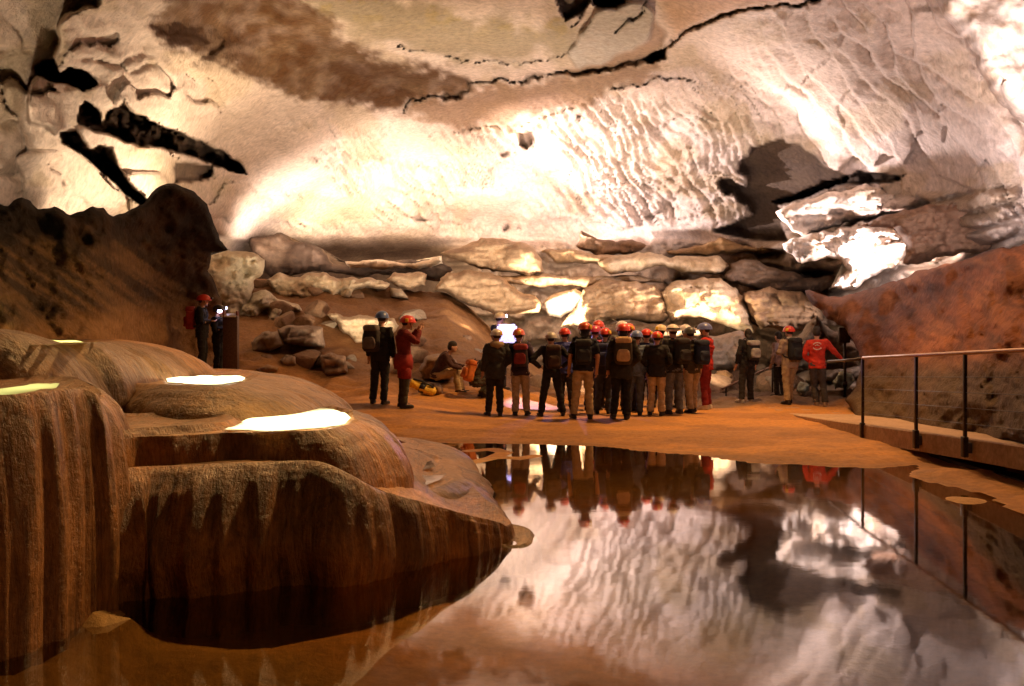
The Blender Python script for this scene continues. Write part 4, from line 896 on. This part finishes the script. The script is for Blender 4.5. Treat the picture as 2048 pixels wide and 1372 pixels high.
def zground(x, y):
    i = np.clip(np.searchsorted(ax, x) - 1, 0, len(ax)-2); j = np.clip(np.searchsorted(ay, y) - 1, 0, len(ay)-2)
    u, v = (x-ax[i])/(ax[i+1]-ax[i]), (y-ay[j])/(ay[j+1]-ay[j])
    return float((Zg[j, i]*(1-u) + Zg[j, i+1]*u)*(1-v) + (Zg[j+1, i]*(1-u) + Zg[j+1, i+1]*u)*v)
def ground_hit(px, fy, lo=15, hi=26):
    d = lo
    while d < hi:
        q = P(px, fy, d)
        if zground(q.x, q.y) >= q.z: return d
        d += .02
    return None
def person(f, px, fy, top, rz, label, jac, tro, hel=None, boots=(.03, .024, .02), d=None, badge=None, hair=None, lamp_=False, hh=None, skin=None):
    dd = d or ground_hit(px, fy)
    if dd is None: dd = 20; print("no ground for", label)
    q = P(px, fy, dd); z = zground(q.x, q.y)
    H = (CZ - (top-HY)/F*dd) - z; hgt = f['head'].z + (.15 if hel else .125); s = H/hgt if hh is None else hh
    rz += ((px*7) % 17) - 8; e = empty("person", (q.x, q.y, z), math.radians(rz)); e.rotation_euler[1] = math.radians(((px*13) % 7 - 3)*.7); e.scale = (s, s, s); tag(e, label, "person", "visitors in the cave")
    0 and print("%-60s d=%.1f z=%.2f h=%.2f" % (label[:60], dd, z, H))
    put("skin", f['body'], skin or SKIN, e); put("jacket", f['jacket'], cloth(jac), e); put("trousers", f['trousers'], cloth(tro), e)
    for b in f['boots']: put("boot", b, cloth(boots, .6), e)
    hz = -math.atan2(f['fwd'].x, f['fwd'].y)
    if hair is not False:
        o = put("hair", LONGM if hair == 'long' else HAIRM, HAIR, e); o.location = f['head'] + Vector((0, 0, .015)); o.rotation_euler = (0, 0, hz)
        if hel: o.scale = (.97, .97, .85)
    if hel:
        h = put("helmet", HELM, shellmat(hel), e); h.location = f['head'] + Vector((0, 0, .03)); h.rotation_euler = (0, 0, hz)
        put("headlamp", LAMPM, BLACKP, h); put("lens", LENSM, LENS, h); put("chin_strap", STRAPM, WEB, h)
        if badge is not None:
            o = put("battery_box", BADGEM, YEL, h); o.rotation_euler = (0, 0, badge)
    return e
RED, YELO, WHT, BLU = (.62, .045, .02), (.75, .5, .06), (.62, .56, .48), (.07, .12, .30)
BLK, BLK2, OLV, NAVY, KHA, JEAN, GRY = (.022, .020, .019), (.035, .03, .027), (.06, .05, .032), (.025, .028, .06), (.40, .29, .17), (.06, .065, .08), (.13, .12, .11)
f_down = fig('down', {}); f_pock = fig('pock', {}, 'pocket', 'pocket', bulk=.012, seed=4); f_fold = fig('fold', {}, 'folded', 'folded', seed=6)
f_aki = fig('aki', {}, 'akimbo', 'akimbo', wide=.11, seed=8); f_tee = fig('tee', dict(legs=[((.115,.02,.49),(.15,-.02,.09)), ((-.11,.03,.49),(-.14,.0,.09))]), 'down', 'down', sleeve=.5, hem=.86, bulk=.01, seed=10)
f_str = fig('str', {}, 'strap', 'strap', seed=12); f_long = fig('long', {}, 'pocket', 'down', hem=.74, bulk=.02, seed=14); f_step = fig('step', dict(legs=[((.10,.10,.50),(.10,.12,.09)), ((-.10,-.02,.49),(-.12,-.12,.09))]), 'down', 'folded', seed=16)
f_photo = fig('photo', dict(head=(0, .07, 1.58)), 'photo', 'photo', hem=.78, seed=18)
f_rail = fig('rail', dict(legs=[((.10,.02,.49),(.14,-.02,.09)), ((-.08,.10,.50),(-.04,.06,.09))]), 'rail', 'pocket', hem=.82, seed=20)
f_point = fig('point', dict(head=(0, .04, 1.60)), 'fwd', 'point', seed=22)
f_sit = fig('sit', dict(tor=[(0,0,.36),(0,.03,.44),(0,.09,.56),(0,.17,.72),(0,.22,.81),(0,.26,.86)], neck=(0,.29,.89), head=(0,.36,1.01), legs=[((.13,.44,.52),(.12,.50,.10)), ((-.13,.47,.50),(-.12,.55,.10))],
    arms=[((.27,.38,.62),(.18,.58,.56)), ((-.27,.38,.62),(-.16,.60,.58))], boot=.26), hem=.83, seed=24)
f_squat = fig('squat', dict(tor=[(0,0,.30),(0,.03,.38),(0,.10,.50),(0,.19,.65),(0,.24,.74),(0,.27,.79)], neck=(0,.30,.82), head=(0,.36,.94), legs=[((.16,.40,.42),(.13,.14,.10)), ((-.16,.42,.40),(-.13,.16,.10))],
    arms=[((.28,.36,.55),(.14,.52,.48)), ((-.28,.36,.55),(-.14,.52,.48))]), hem=.83, seed=26)
R = {}
R['l1'] = person(f_fold, 404, 742, 588, -80, 'person in black with red helmet and red rucksack beside the brown metal pillar', BLK, BLK, RED, d=21.0, badge=-.9)
R['l2'] = person(f_fold, 436, 737, 609, -95, 'person all in black between the red rucksack wearer and the pillar', BLK, BLK, BLK2, d=21.4)
R['blue'] = person(f_down, 757, 808, 621, -18, 'tall person in black with a blue helmet, left of the one in the red suit', BLK, BLK, BLU, hair=None)
R['suit'] = person(f_photo, 806, 815, 630, -75, 'person in a dark red caving suit raising both hands to the face', (.15, .02, .018), OLV, RED, badge=1.2)
R['sit'] = person(f_sit, 872, 803, 698, -86, 'bareheaded person in beige trousers sitting with black rubber boots', (.06, .028, .026), KHA, None, d=21.3, hh=1.0)
R['squat'] = person(f_squat, 952, 808, 735, -60, 'person crouching in olive clothes with an orange rucksack', OLV, OLV, None, d=20.6, hh=1.0, hair=None)
R['guide'] = person(f_point, 1000, 788, 624, -50, 'guide in black with a white helmet and lit headlamp, pointing at the white board', BLK, BLK, WHT, d=21.6)
R['p9'] = person(f_long, 988, 832, 657, 4, 'person in a long dark jacket with a beige hood and cream helmet', (.035, .033, .028), BLK, WHT, badge=.5)
R['p10'] = person(f_str, 1043, 831, 656, -6, 'person in beige trousers and orange helmet with a black and red rucksack', (.045, .03, .045), (.42, .32, .22), (.60, .11, .04), badge=.15)
R['p11'] = person(f_aki, 1104, 832, 663, 3, 'person all in black standing legs apart with hands on hips', BLK, BLK, (.42, .38, .33), hair=None)
R['p12'] = person(f_fold, 1133, 824, 655, 0, 'person in a blue jacket with red helmet, right of the hands on hips one', (.05, .06, .22), BLK2, RED)
R['p13'] = person(f_tee, 1163, 838, 643, -4, 'person with bare arms in a black T-shirt and khaki trousers at the crowd front', (.016, .018, .028), (.44, .32, .17), (.58, .09, .03), badge=.7, hair='long')
R['p14'] = person(f_fold, 1192, 823, 640, -25, 'tall person with a dark red helmet behind the one in the pink jacket', BLK2, BLK2, (.50, .05, .03), d=20.6)
R['p15'] = person(f_fold, 1184, 826, 650, -35, 'person in a pink jacket with a purple red helmet, behind the bare armed person', (.45, .08, .09), BLK2, (.45, .04, .09), d=19.5)
R['p16'] = person(f_pock, 1206, 828, 655, -10, 'person with a blue rucksack and a red helmet, beside the bare armed person', BLK2, JEAN, RED, badge=.75)
R['p17'] = person(f_fold, 1240, 824, 641, 15, 'person with a white helmet behind the long haired one carrying the tan rucksack', GRY, BLK2, (.72, .66, .66), d=20.4)
R['p18'] = person(f_long, 1240, 838, 646, -8, 'long haired person in black with a tan and black rucksack and a red helmet', (.03, .027, .02), (.014, .013, .012), RED, hair='long')
R['p19'] = person(f_down, 1258, 826, 646, -20, 'person with a red helmet and yellow battery behind the tan rucksack', BLK2, BLK2, (.58, .08, .03), badge=.9, d=19.6)
R['p20'] = person(f_down, 1268, 831, 660, 8, 'person in a faded blue denim jacket and blue helmet', (.11, .14, .19), (.08, .09, .11), (.14, .20, .42))
R['p21'] = person(f_fold, 1291, 826, 657, -12, 'person with a red helmet and navy jacket left of the short khaki trousered person', (.03, .035, .09), BLK2, RED, badge=.8, d=19.3)
R['p22'] = person(f_fold, 1317, 824, 648, 10, 'person with a cream helmet behind the short one in a black jacket and khaki trousers', OLV, BLK2, (.62, .48, .30), badge=-.9, d=20.2)
R['p23'] = person(f_pock, 1312, 831, 662, -8, 'short person in a plain black jacket, red helmet and khaki trousers', BLK, (.44, .33, .20), RED, badge=.3)
R['p24'] = person(f_down, 1349, 828, 648, 20, 'person in a black jacket and grey trousers with a white helmet banded black', BLK, (.12, .12, .13), WHT)
R['p25'] = person(f_fold, 1366, 822, 648, 0, 'person with a pale grey pink helmet right of the banded white helmet', (.34, .30, .31), BLK2, (.56, .50, .50), d=20)
R['p26'] = person(f_step, 1386, 825, 653, 18, 'person in an olive jacket and khaki trousers with a dark helmet and navy rucksack', OLV, (.38, .29, .18), (.05, .045, .035))
R['p27'] = person(f_fold, 1413, 818, 645, 62, 'person in a red jacket, red trousers and white shoes with a blue helmet', (.42, .03, .02), (.22, .022, .022), (.11, .13, .30), (.6, .55, .48))
R['p28'] = person(f_down, 1492, 806, 655, 20, 'bareheaded person in a black top and shorts standing alone right of the crowd', BLK, BLK2, None, (.35, .3, .26), hair='long')
R['p29'] = person(f_down, 1560, 806, 664, 35, 'person in a pale pink top half hidden by the one in beige', (.42, .34, .36), BLK2, None, d=22.4, hair=None)
R['p30'] = person(f_step, 1578, 808, 651, 14, 'person in a beige jacket and khaki trousers with a red helmet and black rucksack', (.36, .27, .18), (.38, .28, .16), RED, badge=-.9)
R['p31'] = person(f_rail, 1637, 812, 654, -8, 'bareheaded person in a bright red jacket and jeans leaning on the handrail', (.55, .045, .025), (.07, .065, .06), None, (.3, .2, .13))
# clothing details
hood = simple(lambda m: (m.tube([(.13, .02, 1.42), (.10, -.09, 1.44), (0, -.13, 1.42), (-.10, -.09, 1.44), (-.13, .02, 1.42)], [(.03, .04), (.045, .06), (.05, .075), (.045, .06), (.03, .04)], 12)), WEB)
put("hood", hood, cloth((.34, .25, .15)), R['p9']); put("hood", hood, cloth((.40, .33, .28)), R['p30'])
waist = simple(lambda m: (m.tube([(0, 0, .72), (0, 0, .86), (0, 0, 1.0)], [(.20, .17), (.215, .18), (.19, .15)], 20), m.tube([(.1, .02, .55), (.1, .02, .66), (.09, .01, .8)], [.10, .105, .11], 14), m.tube([(-.1, .02, .55), (-.1, .02, .66), (-.09, .01, .8)], [.10, .105, .11], 14)), WEB)
put("suit_bottom", waist, cloth((.26, .028, .022)), R['suit'])
logo = MB()
for a0, a1, r in ((.5, 2.7, .075), (3.6, 5.8, .075)):
    logo.tube([(r*1.25*math.cos(a0+(a1-a0)*q/10), -.150 - .0*q, 1.31 + r*math.sin(a0+(a1-a0)*q/10)) for q in range(11)], [.011]*11, 6)
logo.tube([(-.05, -.152, 1.325), (0, -.154, 1.335), (.05, -.152, 1.32)], [.006, .012, .006], 6)
logo.build("back_emblem", plain("white_print", (.6, .5, .45), .7), R['p31'])
band = simple(lambda m: m.tube([(-.128*math.cos(q/12*math.pi), -.154*math.sin(q/12*math.pi), .03) for q in range(13)], [(.006, .016)]*13, 6), BLACKP)
for h in [c for c in R['p24'].children if c.name.startswith('helmet')]: put("goggle_band", band, BLACKP, h)
# rucksacks
B = backpack
B(R['l1'], 'dark red rucksack on the back of the person beside the brown metal pillar', (.32, .04, .03), (.26, .03, .025))
B(R['blue'], 'black rucksack with grey side net worn by the person in the blue helmet', BLK2, (.14, .12, .11), offx=-.05)
B(R['squat'], 'bright orange rucksack on the back of the crouching person', (.50, .15, .03), (.42, .11, .02), 1, 0, .36, -.25, -.19)
B(R['p10'], 'black rucksack with red patches worn above beige trousers', (.04, .028, .03), (.22, .03, .025), 1)
B(R['p11'], 'black rucksack with faint brown pattern on the hands on hips person', (.03, .022, .016), (.07, .04, .025))
B(R['p13'], 'black rucksack with a pale yellow tag on the bare armed person', (.02, .02, .022), (.03, .03, .03), 1)
B(R['p16'], 'blue rucksack at the right elbow of the bare armed person', (.05, .055, .14), (.04, .045, .11), 1)
B(R['p18'], 'tan and black rucksack in the middle of the crowd', (.05, .04, .028), (.50, .33, .17), 0, .06, 1.0)
B(R['p24'], 'black oval rucksack on the person in grey trousers', (.02, .02, .02), BLK2, 0, .04)
B(R['p26'], 'navy rucksack on the person in the olive jacket', (.02, .028, .06), (.025, .03, .05), 0, .06)
B(R['p28'], 'black and white rucksack on the lone bareheaded person', (.03, .03, .03), (.3, .28, .26), 1, .05)
B(R['p30'], 'black rucksack on the person in the beige jacket', (.016, .016, .017), (.02, .02, .02), 0)
for i in (R['p13'],):
    pass
# ---------------------------------------------------------------- walkway, handrails, signs and small things
M_conc = rock_mat("concrete", (.45, .30, .20), .85, 3, .3, .3, .01, .2, (.20, .12, .07))
M_steel = plain("dark_steel", (.045, .032, .026), .45, .6, .3, 20)
M_railtop = plain("rail_tube", (.30, .17, .11), .38, .7, .2, 20)
XL, XR = 5.29, 6.7
zw = lambda y: .20 + .05*(15.5-y) if y < 18 else .075
w = MB(); ys = [21, 20, 19, 18, 17, 16, 15, 14, 13, 12, 11, 10, 9, 8, 6, 4, 2]
zz = [max(.085, .28 + .046*(14.75-y)) for y in ys]
V = []
for y, z in zip(ys, zz):
    xo = .04*math.sin(y*.7)
    b_ = z - (.25 if y < 15.5 else .25*max(.1, (21-y)/5.5)); V += [(XL+xo, y, b_), (XL+xo, y, z-.012), (XL+xo+.012, y, z), (XR, y, z), (XR, y, b_)]
Fc = []
for i in range(len(ys)-1):
    for k in range(5): Fc.append((i*5+k, i*5+(k+1) % 5, (i+1)*5+(k+1) % 5, (i+1)*5+k))
Fc += [(0, 1, 2, 3, 4)[::-1], tuple(len(V)-5+k for k in range(5))]
w.add(V, Fc)
ww = w.build("walkway", M_conc, smooth=False); tag(ww, kind='structure')
g = MB(); g.box((XL+.75, 8, -.02), (1.1, 14, .2)); tag(g.build("walkway_footing", plain("gap_black", (.03, .02, .015), .7), smooth=False), kind='structure')  # near-black block standing for the shaded gap below the slab
def zwalk(y): return float(np.interp(-y, [-v for v in ys], zz))
rail = empty("handrail", (XL, 13, .3)); tag(rail, 'long steel handrail between the pool and the walkway', 'handrail')
def addp(mb, name, mat, parent):
    o = mb.build(name, mat, parent); o.matrix_parent_inverse = Matrix.Translation(-parent.location); return o
XRl = XL - .03
tp = MB(); pts = [(XRl, y, zwalk(y)+1.0) for y in (3, 5, 7, 9, 11.05, 13, 14.75)]; tp.tube(pts, .024, 12); addp(tp, "top_rail", M_railtop, rail)
tp = MB(); tp.tube([(XRl, 14.75, zwalk(14.75)+.99), (XRl+.03, 15.6, 1.22), (XRl+.08, 16.6, 1.17)], .020, 10); addp(tp, "top_rail", M_steel, rail)
for y in (14.75, 12.8, 11.42, 9.8, 8.2):
    m = MB(); z = zwalk(y); m.box((XRl, y, z+.42), (.035, .05, 1.16), None, .005); addp(m, "post", M_steel, rail)
    m = MB(); m.box((XRl-.005, y, z-.09), (.06, .09, .24), None, .008); m.box((XRl+.03, y, z-.1), (.05, .13, .12), None, .004); addp(m, "post_bracket", M_steel, rail)
for h in (.18, .36, .54, .72):
    m = MB(); m.tube([(XRl, y, zwalk(y)+h) for y in (3, 7, 11, 14.75)], .004, 6); addp(m, "wire", M_steel, rail)
rail2 = empty("handrail", (XR, 11, .3)); tag(rail2, 'shorter handrail on the far side of the walkway by the clay bank', 'handrail')
m = MB(); m.tube([(XR, y, zwalk(y)+.98) for y in (3, 6, 9, 11.5, 13.35)], .024, 12); addp(m, "top_rail", M_railtop, rail2)
for y in (13.3, 11.2, 9.1):
    m = MB(); m.box((XR, y, zwalk(y)+.46), (.04, .05, 1.06), None, .005); addp(m, "post", M_steel, rail2)
for h in (.25, .5, .75):
    m = MB(); m.tube([(XR, y, zwalk(y)+h) for y in (3, 8, 13.3)], .004, 6); addp(m, "wire", M_steel, rail2)
# stairway rail in the dark beyond
st = empty("handrail", P(1480, 760, 25)); tag(st, 'slanting handrail of a stair in the dark behind the lone bareheaded person', 'handrail')
m = MB(); m.tube([P(1445, 778, 23.5), P(1490, 757, 24.5), P(1540, 735, 25.5), P(1562, 726, 26)], .03, 8); addp(m, "top_rail", M_railtop, st)
for px, py, d in ((1452, 775, 23.6), (1500, 752, 24.7), (1545, 733, 25.6)):
    m = MB(); q = P(px, py, d); m.box((q.x, q.y, q.z-.4), (.04, .04, .82)); addp(m, "post", M_steel, st)
# sign on a post
q = P(1690, 690, 23.3); zg = zground(q.x, q.y); sg = empty("sign_post", (q.x, q.y, zg)); tag(sg, 'brown sign box on a thin post beyond the person in the bright red jacket', 'sign post')
m = MB(); m.tube([(0, 0, 0), (0, 0, 1.4)], .035, 10); m.box((0, 0, .02), (.22, .22, .04), None, .008); m.tube([(0, 0, .30), (0, 0, .42)], .055, 10); m.build("post", M_steel, sg)
m = MB(); m.box((-.02, 0, 1.52), (.27, .10, .36), None, .012); m.box((-.02, -.052, 1.52), (.23, .006, .31), None, .002); m.build("sign_panel", plain("sign_brown", (.07, .045, .03), .5), sg)
m = MB(); m.box((.19, .06, 1.55), (.18, .05, .26), Matrix.Rotation(.5, 3, 'Z'), .008); m.build("side_panel", plain("sign_red", (.22, .035, .02), .5), sg)
# info pillar at the left
q = P(462, 740, 21.2); zg = zground(q.x, q.y); H = (CZ - (625-HY)/F*21.2) - zg
pl = empty("information_pillar", (q.x, q.y, zg)); tag(pl, 'tall brown metal information pillar beside the two people in black at left', 'pillar')
m = MB(); m.box((0, 0, H*.5-.04), (.31, .16, H-.08), None, .006); m.build("pillar_body", plain("pillar_brown", (.10, .055, .038), .45, .3), pl)
m = MB(); m.box((-.14, 0, H-.02), (.03, .17, .14), None, .004); m.box((.14, 0, H-.02), (.03, .17, .10), None, .004); m.build("cheek", plain("pillar_red", (.18, .05, .03), .45, .2), pl)
m = MB(); m.box((0, -.01, H-.06), (.25, .2, .02), Matrix.Rotation(.35, 3, 'X'), .003); m.build("reading_panel", plain("panel_white", (.75, .68, .55), .4), pl)
# lit white board held up by the guide
q = P(1014, 668, 21.0); bd = empty("white_board", q); bd.rotation_euler = (0, 0, math.radians(-10)); tag(bd, 'rounded white board glowing bluish in the headlamp beam of the guide', 'board')
bm = bmesh.new(); bmesh.ops.create_cube(bm, size=1)
for v in bm.verts: v.co = Vector((v.co.x*.43, v.co.y*.03, v.co.z*.42))
bmesh.ops.bevel(bm, geom=[e for e in bm.edges if abs(e.verts[0].co.y-e.verts[1].co.y) > .01], offset=.04, segments=4, affect='EDGES')
me = bpy.data.meshes.new("panel"); bm.to_mesh(me); bm.free(); me.materials.append(plain("board_white", (.8, .8, .82), .5)); o = bpy.data.objects.new("panel", me); COL.objects.link(o); o.parent = bd
m = MB()
for a in range(4): pass
m.tube([(-.20, -.016, -.195), (.20, -.016, -.195)], .01, 6); m.tube([(.0, .0, -.2), (0, .0, -.42)], .018, 8); m.build("handle", BLACKP, bd)
# yellow caving bag on the floor
q = P(842, 776, 20.6); yb = empty("tackle_bag", (q.x, q.y, zground(q.x, q.y)+.06)); yb.rotation_euler = (0, math.radians(22), math.radians(-8)); tag(yb, 'long yellow and black caving bag lying on the floor before the seated person', 'bag')
m = MB(); m.tube([(-.30, 0, .12), (-.27, 0, .12), (0, 0, .115), (.24, 0, .12), (.29, 0, .12)], [(.05, .05), (.10, .10), (.115, .105), (.11, .10), (.06, .06)], 18); bm_ = fuse(m, .014, 2, .012, 5); put("bag_body", bm_, YEL, yb)
m = MB(); m.tube([(-.25, -.05, .22), (0, -.07, .25), (.22, -.05, .22)], (.02), 8); m.build("shoulder_strap", BLACKP, yb)
m = MB(); m.tube([(-.06, 0, .118), (.06, 0, .118)], [.121, .121], 18); m.build("dark_band", BLACKP, yb)
# seat rock under the sitting person
q = R['sit'].location
rock('boulder', 'low flat boulder the bareheaded person is sitting on', 'boulder', [(842,772),(858,764),(880,765),(888,776),(884,792),(850,794)], 21.5, bulge=.2, R=8, thick=.5, c=(.28,.17,.09), c2=BRN, amp=1.5, step=3, seed=77, lump=.08, group='boulders on the cave floor')
# headlamps that are switched on: bluish white LEDs
def led(loc, tgt, power, cone, size=.02, c=(.45, .42, 1)):
    l = bpy.data.lights.new("headlamp_beam", 'SPOT'); l.energy = power; l.color = c; l.spot_size = math.radians(cone); l.spot_blend = .5; l.shadow_soft_size = size
    o = bpy.data.objects.new("headlamp_beam", l); COL.objects.link(o); o.location = loc; aim(o, tgt); return o
glow, t_, b_ = nodes("led_on"); b_.inputs['Emission Color'].default_value = (.6, .6, 1, 1); b_.inputs['Emission Strength'].default_value = 25
for key in ('guide', 'l2'):
    for h in R[key].children:
        if h.name.startswith('helmet'):
            for s in h.children:
                if s.name.startswith('lens'): s.material_slots[0].material = glow; s.scale = (1.7, 1.0, 1.7); s.location = (0, .004, -.02)
led(P(1003, 640, 20.3), bd.location, 60, 60)
led(P(1040, 640, 20.6), P(1062, 792, 20.3), 700, 42, .05, (.42, .36, 1))
led(P(447, 626, 21.6), P(462, 632, 21.2), 30, 70)
led(P(1160, 660, 20.8), P(1186, 664, 19.4), 60, 70, .02, (.5, .35, 1))
led(P(1120, 668, 20.6), P(1133, 690, 19.5), 50, 60, .02, (.35, .35, 1))
# hand torch of the second reader
q = P(436, 622, 21.3); ht = empty("hand_torch", q); tag(ht, 'bright bluish hand torch lit beside the brown metal pillar', 'torch')
m = MB(); m.tube([(-.10, 0, 0), (.0, 0, 0), (.03, 0, 0)], [.018, .018, .03], 12); m.build("torch_body", BLACKP, ht)
m = MB(); m.ball((.04, -.01, 0), (.05, .045, .035), 14, 10); m.build("lens", glow, ht)
